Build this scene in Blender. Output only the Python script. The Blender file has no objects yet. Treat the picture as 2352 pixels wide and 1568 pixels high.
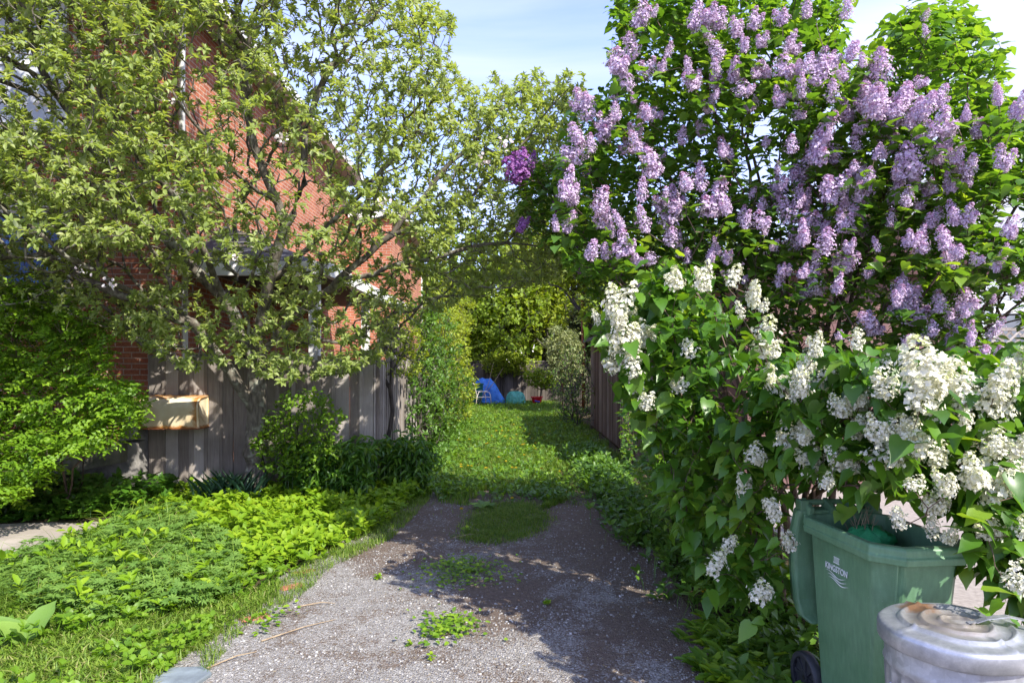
import bpy, bmesh, math, random
import numpy as np
from mathutils import Vector, Matrix
R = math.radians
random.seed(7)
rng = np.random.default_rng(11)
SC = bpy.context.scene
COL = SC.collection

# ------------------------------------------------------------------ camera
CAM_H, F, HX, HY = 1.8, 1568.0, 1176.0, 830.0      # in photo units of 2352 x 1568
cd = bpy.data.cameras.new("camera"); cam = bpy.data.objects.new("camera", cd); COL.objects.link(cam)
cam.location = (0, 0, CAM_H); cam.rotation_euler = (R(90), 0, 0)
cd.sensor_width = 36; cd.lens = 24.0; cd.shift_y = 46/2352.0
cd.clip_start = 0.05; cd.clip_end = 2000
SC.camera = cam

# ------------------------------------------------------------------ light
SUN = Vector((1.0, -1.05, 1.32)).normalized()
w = bpy.data.worlds.new("World"); SC.world = w; w.use_nodes = True
nt = w.node_tree; nt.nodes.clear()
out = nt.nodes.new('ShaderNodeOutputWorld'); bg = nt.nodes.new('ShaderNodeBackground')
sky = nt.nodes.new('ShaderNodeTexSky'); sky.sky_type = 'NISHITA'; sky.sun_disc = False
sky.sun_elevation = math.asin(SUN.z); sky.sun_rotation = math.atan2(SUN.x, SUN.y)
sky.altitude = 0; sky.air_density = 1.0; sky.dust_density = 0.6; sky.ozone_density = 3.2
tc = nt.nodes.new('ShaderNodeTexCoord'); mp = nt.nodes.new('ShaderNodeMapping')
mp.inputs['Scale'].default_value = (1.0, 1.6, 5.5); mp.inputs['Rotation'].default_value = (0.1, 0.25, 0.3)
nz = nt.nodes.new('ShaderNodeTexNoise'); nz.inputs['Scale'].default_value = 1.3; nz.inputs['Detail'].default_value = 8
nz.inputs['Roughness'].default_value = 0.55; nz.inputs['Distortion'].default_value = 0.5
cr = nt.nodes.new('ShaderNodeValToRGB'); cr.color_ramp.elements[0].position = 0.38; cr.color_ramp.elements[0].color = (.08,.08,.08,1); cr.color_ramp.elements[1].position = 0.85
sx = nt.nodes.new('ShaderNodeSeparateXYZ')
mr = nt.nodes.new('ShaderNodeMapRange'); mr.inputs['From Min'].default_value = 0.12; mr.inputs['From Max'].default_value = 0.75
mr.inputs['To Min'].default_value = 0.0; mr.inputs['To Max'].default_value = 1.05
ad = nt.nodes.new('ShaderNodeMath'); ad.operation = 'ADD'; ad.use_clamp = True
mu = nt.nodes.new('ShaderNodeMath'); mu.operation = 'MULTIPLY'; mu.inputs[1].default_value = 0.92
mx = nt.nodes.new('ShaderNodeMixRGB'); mx.inputs[2].default_value = (2.75, 3.0, 4.3, 1)
L = nt.links
L.new(tc.outputs['Generated'], mp.inputs[0]); L.new(mp.outputs[0], nz.inputs['Vector']); L.new(nz.outputs[0], cr.inputs[0])
L.new(tc.outputs['Generated'], sx.inputs[0]); L.new(sx.outputs['X'], mr.inputs['Value'])
L.new(cr.outputs[0], ad.inputs[0]); L.new(mr.outputs[0], ad.inputs[1]); L.new(ad.outputs[0], mu.inputs[0]); L.new(mu.outputs[0], mx.inputs[0])
tn = nt.nodes.new('ShaderNodeMixRGB'); tn.blend_type = 'MULTIPLY'; tn.inputs[0].default_value = 1; tn.inputs[2].default_value = (1.18, 1.0, 1.28, 1); L.new(sky.outputs[0], tn.inputs[1]); L.new(tn.outputs[0], mx.inputs[1]); L.new(mx.outputs[0], bg.inputs[0]); L.new(bg.outputs[0], out.inputs[0])
bg.inputs[1].default_value = 0.15
sd = bpy.data.lights.new("sun", 'SUN'); sd.energy = 3.5; sd.angle = R(0.5); sd.color = (1.0, 0.95, 0.86)
so = bpy.data.objects.new("sun", sd); COL.objects.link(so); so.rotation_euler = (-SUN).to_track_quat('-Z', 'Y').to_euler()
so.location = (6, -6, 12)
SC.view_settings.view_transform = 'Standard'; SC.view_settings.look = 'None'
SC.view_settings.exposure = 1.38; SC.view_settings.gamma = 1
SC.render.engine = 'CYCLES'
SC.cycles.max_bounces = 8; SC.cycles.diffuse_bounces = 6; SC.cycles.transmission_bounces = 6; SC.cycles.transparent_max_bounces = 8
SC.render.resolution_x = 1024; SC.render.resolution_y = 682

# ------------------------------------------------------------------ helpers
def W(px, v, y):                       # photo position at distance y -> world
    return np.array([(px-HX)*y/F, y, CAM_H+(HY-v)*y/F])
def Wn(px, v, y):
    return np.stack([(px-HX)*y/F, y, CAM_H+(HY-v)*y/F], 1)
def G(px, v):                          # photo position on the ground
    y = CAM_H*F/(v-HY); return ((px-HX)*y/F, y)
def inpoly(x, y, poly):
    x = np.asarray(x); y = np.asarray(y); c = np.zeros(x.shape, bool); n = len(poly); j = n-1
    for i in range(n):
        xi, yi = poly[i]; xj, yj = poly[j]
        if yi != yj:
            c ^= ((yi > y) != (yj > y)) & (x < (xj-xi)*(y-yi)/(yj-yi)+xi)
        j = i
    return c
def sample_poly(poly, n, r=rng):
    P = np.array(poly, float); lo = P.min(0); hi = P.max(0); o = np.zeros((0, 2))
    while len(o) < n:
        q = lo+(hi-lo)*r.random((n*2+10, 2)); q = q[inpoly(q[:, 0], q[:, 1], poly)]; o = np.vstack([o, q])
    return o[:n]
def norm(v):
    return v/np.maximum(np.linalg.norm(v, axis=-1, keepdims=True), 1e-9)
def vnoise(x, y, s=1.0, seed=0):       # smooth cheap noise about -1..1
    x = np.asarray(x)*s; y = np.asarray(y)*s
    return (np.sin(x*1.7+seed)*np.cos(y*1.3-seed*2)+np.sin(x*3.1-y*2.3+seed*3)*.6+np.cos(x*.9+y*4.1+seed*5)*.5)/2.1
def gz(x, y):
    x = np.asarray(x, float); y = np.asarray(y, float)
    b = 1/(1+np.exp((x+2.15)*6))*np.clip((10-y)/3, 0, 1)
    far = np.clip((y-60)/40, 0, 1)
    lane = np.clip(1-np.abs(x-.0)/1.2, 0, 1)*np.clip((y-7)/3, 0, 1)*np.clip((40-y)/10, 0, 1)
    return (0.012*vnoise(x, y, 1.4, 1)+0.006*vnoise(x, y, 4.5, 3))*(1-far)+b*0.05+lane*.03

def mesh_np(name, V, faces, mat=None, rnd=None, smooth=True, parent=None, link=True):
    """V (n,3); faces list of (m,k) int arrays; rnd list of (m,) face values."""
    me = bpy.data.meshes.new(name)
    V = np.asarray(V, np.float32); me.vertices.add(len(V)); me.vertices.foreach_set('co', V.ravel())
    fl = [np.asarray(f, np.int32) for f in faces if len(f)]
    tot = sum(f.size for f in fl); npoly = sum(len(f) for f in fl)
    me.loops.add(tot); me.polygons.add(npoly)
    me.loops.foreach_set('vertex_index', np.concatenate([f.ravel() for f in fl]))
    st = []; a = 0
    for f in fl:
        st.append(a+np.arange(len(f))*f.shape[1]); a += f.size
    me.polygons.foreach_set('loop_start', np.concatenate(st).astype(np.int32))
    if smooth: me.polygons.foreach_set('use_smooth', np.ones(npoly, bool))
    if rnd is not None:
        at = me.attributes.new('rnd', 'FLOAT', 'FACE'); at.data.foreach_set('value', np.concatenate(rnd).astype(np.float32))
    me.update(calc_edges=True)
    if mat: me.materials.append(mat)
    if not link: return me
    o = bpy.data.objects.new(name, me); COL.objects.link(o)
    if parent: o.parent = parent; o.matrix_parent_inverse = Matrix.Translation(-parent.location) if parent.rotation_euler.z == 0 else (Matrix.Translation(parent.location) @ Matrix.Rotation(parent.rotation_euler.z, 4, 'Z')).inverted()
    return o

class MB:
    """collects simple solids with a per-face value"""
    def __init__(s): s.v = []; s.f = []; s.r = []; s.m = []
    def add(s, vs, fs, rnd=None, m=0):
        b = len(s.v); s.v += [tuple(map(float, p)) for p in vs]
        if rnd is None: rnd = random.random()
        for f in fs: s.f.append([i+b for i in f]); s.r.append(rnd); s.m.append(m)
    def box(s, x0, x1, y0, y1, z0, z1, rnd=None, m=0, jit=0):
        vs = [(x, y, z) for z in (z0, z1) for x, y in ((x0, y0), (x1, y0), (x1, y1), (x0, y1))]
        if jit: vs = [tuple(c+random.uniform(-jit, jit) for c in p) for p in vs]
        s.add(vs, [(3, 2, 1, 0), (4, 5, 6, 7), (0, 1, 5, 4), (1, 2, 6, 5), (2, 3, 7, 6), (3, 0, 4, 7)], rnd, m)
    def obox(s, c, ax, ay, az, rnd=None, m=0):
        c, ax, ay, az = map(Vector, (c, ax, ay, az))
        vs = [c+ax*i+ay*j+az*k for k in (-1, 1) for i, j in ((-1, -1), (1, -1), (1, 1), (-1, 1))]
        s.add(vs, [(3, 2, 1, 0), (4, 5, 6, 7), (0, 1, 5, 4), (1, 2, 6, 5), (2, 3, 7, 6), (3, 0, 4, 7)], rnd, m)
    def tube(s, pts, r, k=8, rnd=None, caps=True, m=0):
        pts = [Vector(p) for p in pts]; n = len(pts); rs = r if hasattr(r, '__len__') else [r]*n
        vs = []; up = None
        for i, p in enumerate(pts):
            d = (pts[min(i+1, n-1)]-pts[max(i-1, 0)]).normalized()
            if up is None: up = Vector((0, 0, 1)) if abs(d.z) < .9 else Vector((1, 0, 0))
            a = (up-d*up.dot(d)).normalized(); up = a; b = d.cross(a)
            vs += [p+a*math.cos(t)*rs[i]+b*math.sin(t)*rs[i] for t in (2*math.pi*j/k for j in range(k))]
        fs = [(i*k+j, i*k+(j+1) % k, (i+1)*k+(j+1) % k, (i+1)*k+j) for i in range(n-1) for j in range(k)]
        if caps: fs += [tuple(range(k))[::-1], tuple((n-1)*k+j for j in range(k))]
        s.add(vs, fs, rnd, m)
    def loft(s, rings, rnd=None, cap0=True, cap1=True, m=0, closed=True):
        k = len(rings[0]); n = len(rings); vs = [p for r_ in rings for p in r_]
        fs = [(i*k+j, i*k+(j+1) % k, (i+1)*k+(j+1) % k, (i+1)*k+j) for i in range(n-1) for j in range(k if closed else k-1)]
        if cap0: fs.append(tuple(range(k))[::-1])
        if cap1: fs.append(tuple((n-1)*k+j for j in range(k)))
        s.add(vs, fs, rnd, m)
    def lathe(s, prof, c=(0, 0, 0), k=40, rnd=None, m=0, amp=None):
        rings = []
        for r_, z in prof:
            rings.append([(c[0]+r_*math.cos(2*math.pi*j/k), c[1]+r_*math.sin(2*math.pi*j/k), c[2]+z) for j in range(k)])
        s.loft(rings, rnd, False, False, m)
    def build(s, name, mat, parent=None, smooth=False, bevel=0, loc=None):
        me = bpy.data.meshes.new(name); me.from_pydata(s.v, [], s.f)
        at = me.attributes.new('rnd', 'FLOAT', 'FACE'); at.data.foreach_set('value', np.array(s.r, np.float32))
        mats = mat if isinstance(mat, list) else [mat]
        for m_ in mats: me.materials.append(m_)
        me.polygons.foreach_set('material_index', np.array(s.m, np.int32))
        if smooth: me.polygons.foreach_set('use_smooth', np.ones(len(s.f), bool))
        me.update()
        bm = bmesh.new(); bm.from_mesh(me); bmesh.ops.recalc_face_normals(bm, faces=bm.faces); bm.to_mesh(me); bm.free()
        o = bpy.data.objects.new(name, me); COL.objects.link(o)
        if parent: o.parent = parent
        if loc: o.location = loc
        if bevel:
            b = o.modifiers.new('bevel', 'BEVEL'); b.width = bevel; b.segments = 2; b.limit_method = 'ANGLE'; b.angle_limit = R(35)
        return o
def empty(name, label, cat, loc=(0, 0, 0), rz=0, group=None):
    o = bpy.data.objects.new(name, None); COL.objects.link(o); o.empty_display_size = .1
    o.location = loc; o.rotation_euler = (0, 0, rz); o['label'] = label; o['category'] = cat
    if group: o['group'] = group
    bpy.context.view_layer.update()
    return o
def tag(o, label, cat, group=None, kind=None):
    o['label'] = label; o['category'] = cat
    if group: o['group'] = group
    if kind: o['kind'] = kind
    return o
def struct(o): o['kind'] = 'structure'; return o

# ------------------------------------------------------------------ materials
def newmat(name):
    m = bpy.data.materials.new(name); m.use_nodes = True; n = m.node_tree; n.nodes.clear()
    o = n.nodes.new('ShaderNodeOutputMaterial'); b = n.nodes.new('ShaderNodeBsdfPrincipled'); n.links.new(b.outputs[0], o.inputs[0])
    return m, n, b, o
def rampnode(n, stops, fac=None):
    c = n.nodes.new('ShaderNodeValToRGB'); e = c.color_ramp.elements
    while len(e) < len(stops): e.new(0.5)
    for i, (p, col) in enumerate(stops): e[i].position = p; e[i].color = (*col, 1)
    if fac is not None: n.links.new(fac, c.inputs[0])
    return c
def noise(n, scale, detail=4, vec=None, rough=.55, stretch=None, coord='Object', dist=0):
    t = n.nodes.new('ShaderNodeTexNoise'); t.inputs['Scale'].default_value = scale; t.inputs['Detail'].default_value = detail
    t.inputs['Roughness'].default_value = rough; t.inputs['Distortion'].default_value = dist
    tcn = n.nodes.new('ShaderNodeTexCoord'); src = tcn.outputs[coord]
    if stretch:
        mpn = n.nodes.new('ShaderNodeMapping'); mpn.inputs['Scale'].default_value = stretch; n.links.new(src, mpn.inputs[0]); src = mpn.outputs[0]
    n.links.new(src, t.inputs['Vector']); return t
def mixc(n, fac, a, b, mode='MIX'):
    m = n.nodes.new('ShaderNodeMixRGB'); m.blend_type = mode
    for i, x in ((0, fac), (1, a), (2, b)):
        if isinstance(x, (int, float)): m.inputs[i].default_value = x
        elif isinstance(x, tuple): m.inputs[i].default_value = (*x, 1)
        else: n.links.new(x, m.inputs[i])
    return m.outputs[0]
def bumpn(n, b, h, strength=.4, dist=.01):
    bn = n.nodes.new('ShaderNodeBump'); bn.inputs['Strength'].default_value = strength; bn.inputs['Distance'].default_value = dist
    n.links.new(h, bn.inputs['Height']); n.links.new(bn.outputs[0], b.inputs['Normal'])
def simple(name, c1, c2=None, rough=.6, scale=8, metal=0, bump=.2, detail=5, stretch=None, bdist=.004, spec=.5, p0=.35, p1=.65):
    m, n, b, o = newmat(name); c2 = c2 or tuple(x*.75 for x in c1)
    t = noise(n, scale, detail, stretch=stretch); rp = rampnode(n, [(p0, c1), (p1, c2)], t.outputs[0])
    n.links.new(rp.outputs[0], b.inputs['Base Color']); b.inputs['Roughness'].default_value = rough; b.inputs['Metallic'].default_value = metal
    b.inputs['Specular IOR Level'].default_value = spec
    if bump: bumpn(n, b, t.outputs[0], bump, bdist)
    return m
def leafmat(name, stops, under=None, trans=.4, rough=.45, spec=.35, tcol=None, umix=.7):
    m, n, b, o = newmat(name)
    at = n.nodes.new('ShaderNodeAttribute'); at.attribute_name = 'rnd'
    rp = rampnode(n, stops, at.outputs['Fac']); col = rp.outputs[0]
    if under:
        g = n.nodes.new('ShaderNodeNewGeometry'); mu_ = n.nodes.new('ShaderNodeMath'); mu_.operation = 'MULTIPLY'; mu_.inputs[1].default_value = umix
        n.links.new(g.outputs['Backfacing'], mu_.inputs[0]); col = mixc(n, mu_.outputs[0], col, under)
    n.links.new(col, b.inputs['Base Color']); b.inputs['Roughness'].default_value = rough; b.inputs['Specular IOR Level'].default_value = spec
    tr = n.nodes.new('ShaderNodeBsdfTranslucent')
    tcl = mixc(n, 1.0, rp.outputs[0], tcol or (1.35, 1.35, .55), 'MULTIPLY'); n.links.new(tcl, tr.inputs[0])
    mxs = n.nodes.new('ShaderNodeMixShader'); mxs.inputs[0].default_value = trans
    n.links.new(b.outputs[0], mxs.inputs[1]); n.links.new(tr.outputs[0], mxs.inputs[2]); n.links.new(mxs.outputs[0], o.inputs[0])
    return m
def barkmat(name, c1, c2, lichen=None):
    m, n, b, o = newmat(name); t = noise(n, 30, 6, stretch=(1, 1, .25)); rp = rampnode(n, [(.35, c1), (.7, c2)], t.outputs[0]); col = rp.outputs[0]
    if lichen:
        t2 = noise(n, 9, 5); f = rampnode(n, [(.52, (0, 0, 0)), (.66, (1, 1, 1))], t2.outputs[0]); col = mixc(n, f.outputs[0], col, lichen)
    n.links.new(col, b.inputs['Base Color']); b.inputs['Roughness'].default_value = .85; b.inputs['Specular IOR Level'].default_value = .2
    bumpn(n, b, t.outputs[0], .6, .01); return m
def woodmat(name, stops, knots=True):
    m, n, b, o = newmat(name)
    at = n.nodes.new('ShaderNodeAttribute'); at.attribute_name = 'rnd'
    t = noise(n, 9, 8, stretch=(6, 6, .35), rough=.65); t2 = noise(n, 1.6, 4)
    ma = n.nodes.new('ShaderNodeMath'); ma.operation = 'MULTIPLY_ADD'; ma.inputs[1].default_value = .55; n.links.new(at.outputs['Fac'], ma.inputs[0])
    m2 = n.nodes.new('ShaderNodeMath'); m2.operation = 'MULTIPLY'; m2.inputs[1].default_value = .6; n.links.new(t.outputs[0], m2.inputs[0]); n.links.new(m2.outputs[0], ma.inputs[2])
    rp = rampnode(n, stops, ma.outputs[0])
    st = rampnode(n, [(.4, (.62, .62, .62)), (.62, (1, 1, 1))], t2.outputs[0])
    col = mixc(n, .7, rp.outputs[0], st.outputs[0], 'MULTIPLY')
    n.links.new(col, b.inputs['Base Color']); b.inputs['Roughness'].default_value = .85; b.inputs['Specular IOR Level'].default_value = .2
    bumpn(n, b, t.outputs[0], .5, .006); return m
def brickmat(name):
    m, n, b, o = newmat(name); tcn = n.nodes.new('ShaderNodeTexCoord'); s = n.nodes.new('ShaderNodeSeparateXYZ'); n.links.new(tcn.outputs['Object'], s.inputs[0])
    a = n.nodes.new('ShaderNodeMath'); a.operation = 'ADD'; n.links.new(s.outputs[0], a.inputs[0]); n.links.new(s.outputs[1], a.inputs[1])
    c = n.nodes.new('ShaderNodeCombineXYZ'); n.links.new(a.outputs[0], c.inputs[0]); n.links.new(s.outputs[2], c.inputs[1])
    br = n.nodes.new('ShaderNodeTexBrick'); n.links.new(c.outputs[0], br.inputs['Vector'])
    br.inputs['Scale'].default_value = 1; br.inputs['Brick Width'].default_value = .225; br.inputs['Row Height'].default_value = .077
    br.inputs['Mortar Size'].default_value = .009; br.inputs['Mortar Smooth'].default_value = .3; br.inputs['Bias'].default_value = -.1
    br.inputs['Color1'].default_value = (.46, .175, .10, 1); br.inputs['Color2'].default_value = (.34, .115, .07, 1); br.inputs['Mortar'].default_value = (.46, .36, .30, 1)
    t = noise(n, 2.2, 6); t2 = noise(n, 40, 3)
    st = rampnode(n, [(.3, (.72, .68, .66)), (.7, (1.12, 1.1, 1.05))], t.outputs[0]); col = mixc(n, 1, br.outputs[0], st.outputs[0], 'MULTIPLY')
    st2 = rampnode(n, [(.3, (.68, .66, .66)), (.7, (1.2, 1.18, 1.15))], t2.outputs[0]); col = mixc(n, 1, col, st2.outputs[0], 'MULTIPLY')
    n.links.new(col, b.inputs['Base Color']); b.inputs['Roughness'].default_value = .9; b.inputs['Specular IOR Level'].default_value = .15
    bumpn(n, b, br.outputs['Fac'], -.5, .006); return m

M = {}
M['brick'] = brickmat('brick')
M['white'] = simple('white_paint', (.78, .77, .74), (.66, .65, .62), .5, 5, bump=.05)
M['beige'] = simple('beige_paint', (.42, .34, .25), (.34, .27, .2), .6, 4, bump=.05)
M['cream'] = simple('cream_paint', (.62, .56, .43), (.5, .44, .33), .6, 4, bump=.05)
M['shingle'] = simple('roof_shingles', (.075, .08, .10), (.045, .048, .06), .75, 14, stretch=(1, 1, 3), bump=.5, bdist=.01)
M['glass'] = simple('window_glass', (.22, .24, .26), (.10, .11, .13), .08, 1.2, bump=0)
M['glass_blue'] = simple('blue_curtain', (.01, .09, .32), (.005, .03, .12), .4, 9, stretch=(4, 1, .4), bump=.1)
M['glass_pale'] = simple('pale_blind', (.55, .56, .56), (.42, .43, .44), .3, 1.2, bump=0)
M['dark'] = simple('dark_paint', (.02, .02, .022), (.012, .012, .014), .5, 6, bump=.1)
M['iron'] = simple('black_iron', (.015, .015, .015), (.03, .02, .015), .5, 20, bump=.1)
M['wood'] = woodmat('weathered_grey_wood', [(.15, (.13, .105, .088)), (.45, (.26, .225, .195)), (.85, (.46, .42, .38))])
M['wood_dark'] = woodmat('dark_weathered_wood', [(.15, (.05, .04, .035)), (.5, (.13, .11, .095)), (.85, (.23, .20, .18))])
M['wood_red'] = woodmat('red_brown_wood', [(.15, (.075, .045, .035)), (.5, (.15, .105, .085)), (.85, (.26, .215, .19))])
M['rustpipe'] = simple('rusted_post', (.28, .09, .035), (.16, .05, .02), .8, 12, bump=.3)
M['stone'] = simple('rough_stone', (.36, .34, .31), (.17, .16, .15), .9, 6, bump=.8, bdist=.03, detail=8)
M['mossy'] = simple('mossy_concrete', (.27, .25, .19), (.11, .11, .07), .95, 5, bump=.8, bdist=.03, detail=8)
M['concrete'] = simple('old_concrete', (.38, .33, .28), (.29, .25, .21), .9, 5, bump=.5, bdist=.008, detail=9)
M['neigh'] = simple('pale_asphalt', (.36, .32, .29), (.25, .22, .20), .95, 22, bump=.6, bdist=.01, detail=10)
M['mauve'] = simple('mauve_siding', (.21, .115, .105), (.17, .09, .085), .6, 3, bump=.05)
M['redroof'] = simple('dark_red_roof', (.07, .02, .022), (.05, .015, .016), .7, 8)
M['siding'] = simple('white_siding', (.62, .66, .70), (.54, .58, .62), .5, 3, bump=.03)
M['teal'] = simple('teal_plastic', (.0, .12, .12), (.0, .09, .09), .4, 6, bump=.03)
M['bark'] = barkmat('apple_bark', (.08, .068, .055), (.20, .175, .14), (.30, .30, .24))
M['bark_lilac'] = barkmat('lilac_bark', (.07, .048, .035), (.20, .145, .11))
M['bark_far'] = barkmat('dark_bark', (.04, .035, .03), (.10, .085, .07))

M['l_apple'] = leafmat('apple_leaf', [(0, (.15, .215, .045)), (.45, (.27, .345, .085)), (.8, (.36, .42, .14)), (1, (.46, .48, .24))], (.42, .47, .32), .48, .45, tcol=(1.5, 1.45, .5), umix=.75)
M['l_lilac'] = leafmat('lilac_leaf', [(0, (.05, .13, .018)), (.5, (.10, .215, .03)), (.85, (.165, .29, .04)), (1, (.23, .36, .045))], (.14, .22, .07), .5, .38, .5, umix=.4, tcol=(1.9, 1.7, .5))
M['l_white'] = leafmat('white_lilac_leaf', [(0, (.04, .115, .012)), (.5, (.075, .185, .018)), (.85, (.12, .25, .022)), (1, (.19, .31, .03))], (.14, .23, .06), .38, .36, .5, umix=.4, tcol=(1.9, 1.7, .5))
M['l_rose'] = leafmat('rose_leaf', [(0, (.08, .18, .012)), (.5, (.15, .28, .018)), (1, (.26, .40, .028))], None, .42, .45, .4, tcol=(1.6, 1.5, .4))
M['l_dark'] = leafmat('dark_leaf', [(0, (.045, .115, .013)), (.5, (.09, .19, .022)), (1, (.16, .28, .032))], None, .35, .4, .4, tcol=(1.5, 1.4, .4))
M['l_bright'] = leafmat('goutweed_leaf', [(0, (.11, .23, .010)), (.5, (.21, .35, .016)), (1, (.36, .47, .03))], None, .4, .5, .3, tcol=(1.4, 1.35, .4))
M['l_crane'] = leafmat('cranesbill_leaf', [(0, (.085, .18, .03)), (.5, (.15, .27, .05)), (1, (.22, .35, .065))], (.16, .25, .09), .35, .55, .3)
M['grass'] = leafmat('grass_blade', [(0, (.08, .16, .016)), (.5, (.16, .27, .03)), (.9, (.26, .36, .05)), (1, (.42, .38, .17))], None, .4, .5, .3)
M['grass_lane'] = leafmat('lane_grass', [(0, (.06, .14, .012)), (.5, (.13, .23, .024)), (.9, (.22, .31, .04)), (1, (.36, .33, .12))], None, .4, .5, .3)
M['daff'] = leafmat('daffodil_leaf', [(0, (.03, .085, .045)), (1, (.075, .16, .085))], None, .3, .45, .4, tcol=(1.2, 1.4, .6))
M['l_back'] = leafmat('maple_leaf', [(0, (.11, .19, .02)), (.5, (.22, .32, .035)), (1, (.36, .44, .06))], None, .45, .5, .3, tcol=(1.6, 1.5, .4))
M['l_yellow'] = leafmat('yellow_green_leaf', [(0, (.14, .22, .016)), (.5, (.28, .36, .036)), (1, (.42, .48, .08))], None, .42, .5, .3, tcol=(1.5, 1.4, .4))
M['l_vari'] = leafmat('variegated_leaf', [(0, (.12, .18, .05)), (.5, (.32, .36, .15)), (1, (.52, .50, .28))], None, .35, .5, .3, tcol=(1.1, 1.1, .7))
M['l_cedar'] = leafmat('cedar_spray', [(0, (.03, .05, .018)), (.6, (.07, .10, .035)), (1, (.16, .13, .06))], None, .2, .6, .2)
M['f_purple'] = leafmat('lilac_floret', [(0, (.74, .64, .75)), (.35, (.64, .49, .66)), (.6, (.55, .35, .52)), (.8, (.46, .18, .32)), (1, (.34, .09, .18))], None, .3, .6, .2, tcol=(1.05, 1, 1.05))
M['f_deep'] = leafmat('deep_lilac_floret', [(0, (.42, .20, .46)), (.5, (.30, .10, .34)), (1, (.15, .03, .14))], None, .3, .6, .2, tcol=(1.2, .9, 1.15))
M['f_white'] = leafmat('white_floret', [(0, (.80, .78, .66)), (.5, (.72, .71, .52)), (.85, (.52, .56, .22)), (1, (.42, .52, .14))], None, .25, .6, .2, tcol=(1, 1, .9))
M['f_apple'] = leafmat('apple_petal', [(0, (.85, .80, .78)), (1, (.75, .62, .62))], None, .3, .6, .2, tcol=(1, .95, .95))
M['dandelion'] = simple('dandelion_yellow', (.62, .48, .012), (.55, .38, .01), .8, 300, bump=.3)
M['twig'] = simple('dry_twig', (.38, .29, .18), (.22, .16, .10), .9, 30)

# ------------------------------------------------------------------ leaves and branches
T8 = {}
def tmpl(name, t1, w1, t2, w2, fold=.12, droop=.12):
    #      t      s     h
    T8[name] = np.array([(0, 0, 0), (t1, -w1, fold*.9), (max(t1, .2)+.05, 0, 0), (t1, w1, fold*.9), (t2, -w2, fold-droop*.5), (t2, 0, -droop*.45), (t2, w2, fold-droop*.5), (1, 0, -droop)], float)
def gtmpl(name, rows, base=(0, 0), fold=.12, droop=.2, wav=.03):
    v = [(base[0], 0, 0)]
    for i, (t, w_, tc) in enumerate(rows):
        z = -droop*t*t; e = wav*(1 if i % 2 else -1); v += [(t, -w_, fold*w_*2+z+e), (tc, 0, -droop*tc*tc), (t, w_, fold*w_*2+z-e)]
    v.append((1, 0, -droop)); T8[name] = np.array(v, float); n = len(rows)
    GF[name] = [np.array([(0, 2, 1), (0, 3, 2), (3*n-2, 3*n-1, 3*n+1), (3*n-1, 3*n, 3*n+1)]), np.array([q for i in range(n-1) for q in ((3*i+1, 3*i+2, 3*i+5, 3*i+4), (3*i+2, 3*i+3, 3*i+6, 3*i+5))])]
GF = {}
gtmpl('heart', [(-.07, .24, .10), (.06, .45, .2), (.28, .50, .36), (.52, .38, .56), (.78, .16, .78)], (.02, 0), .10, .24, .02)
gtmpl('broad', [(.10, .25, .12), (.28, .46, .30), (.52, .50, .52), (.75, .36, .75), (.92, .14, .92)], (0, 0), .10, .25, .03)
tmpl('oval', .3, .48, .68, .40, .14, .22)
tmpl('wide', .3, .5, .7, .42, .08, .15)
tmpl('long', .3, .5, .65, .45, .2, .35)
F3 = np.array([(0, 2, 1), (0, 3, 2), (4, 5, 7), (5, 6, 7)]); F4 = np.array([(1, 2, 5, 4), (2, 3, 6, 5)])
SUNV = np.array(SUN)
def leaves(P, D, N, Ln, Wd, kind='oval', rn=None, ph=.75):
    """returns (V, [tri,quad], [rnd,rnd])"""
    n = len(P); D = norm(D); N = norm(N)+SUNV*ph*rng.random((n, 1))*1.4; S = norm(np.cross(D, N)); N2 = np.cross(S, D)
    Ln = np.broadcast_to(Ln, n); Wd = np.broadcast_to(Wd, n)
    if rn is None: rn = rng.random(n)
    if kind == 'slim':
        T = np.array([(0, 0, 0), (.5, -.5, .05), (1, 0, -.1), (.5, .5, .05)]); f = [np.array([(0, 3, 2, 1)])]
    elif kind == 'tri4':
        T = np.array([(0, 0, 0), (.45, -.5, .12), (1, 0, -.08), (.45, .5, .12)]); f = [np.array([(0, 2, 1), (0, 3, 2)])]
    else:
        T = T8[kind]; f = GF.get(kind, [F3, F4])
    k = len(T)
    V = P[:, None, :]+T[None, :, 0:1]*Ln[:, None, None]*D[:, None, :]+T[None, :, 1:2]*Wd[:, None, None]*S[:, None, :]+T[None, :, 2:3]*Ln[:, None, None]*N2[:, None, :]
    base = (np.arange(n)*k)[:, None, None]
    return V.reshape(-1, 3), [(base+q[None]).reshape(-1, q.shape[1]) for q in f], [np.repeat(rn, len(q)) for q in f]
def merge(parts):
    V = []; byk = {}; b = 0
    for v, fs, rs in parts:
        V.append(v)
        for f, r_ in zip(fs, rs):
            byk.setdefault(f.shape[1], [[], []]); byk[f.shape[1]][0].append(f+b); byk[f.shape[1]][1].append(r_)
        b += len(v)
    return np.vstack(V), [np.vstack(x[0]) for x in byk.values()], [np.concatenate(x[1]) for x in byk.values()]
def rdir(n, r=rng): return norm(r.normal(size=(n, 3)))

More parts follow.
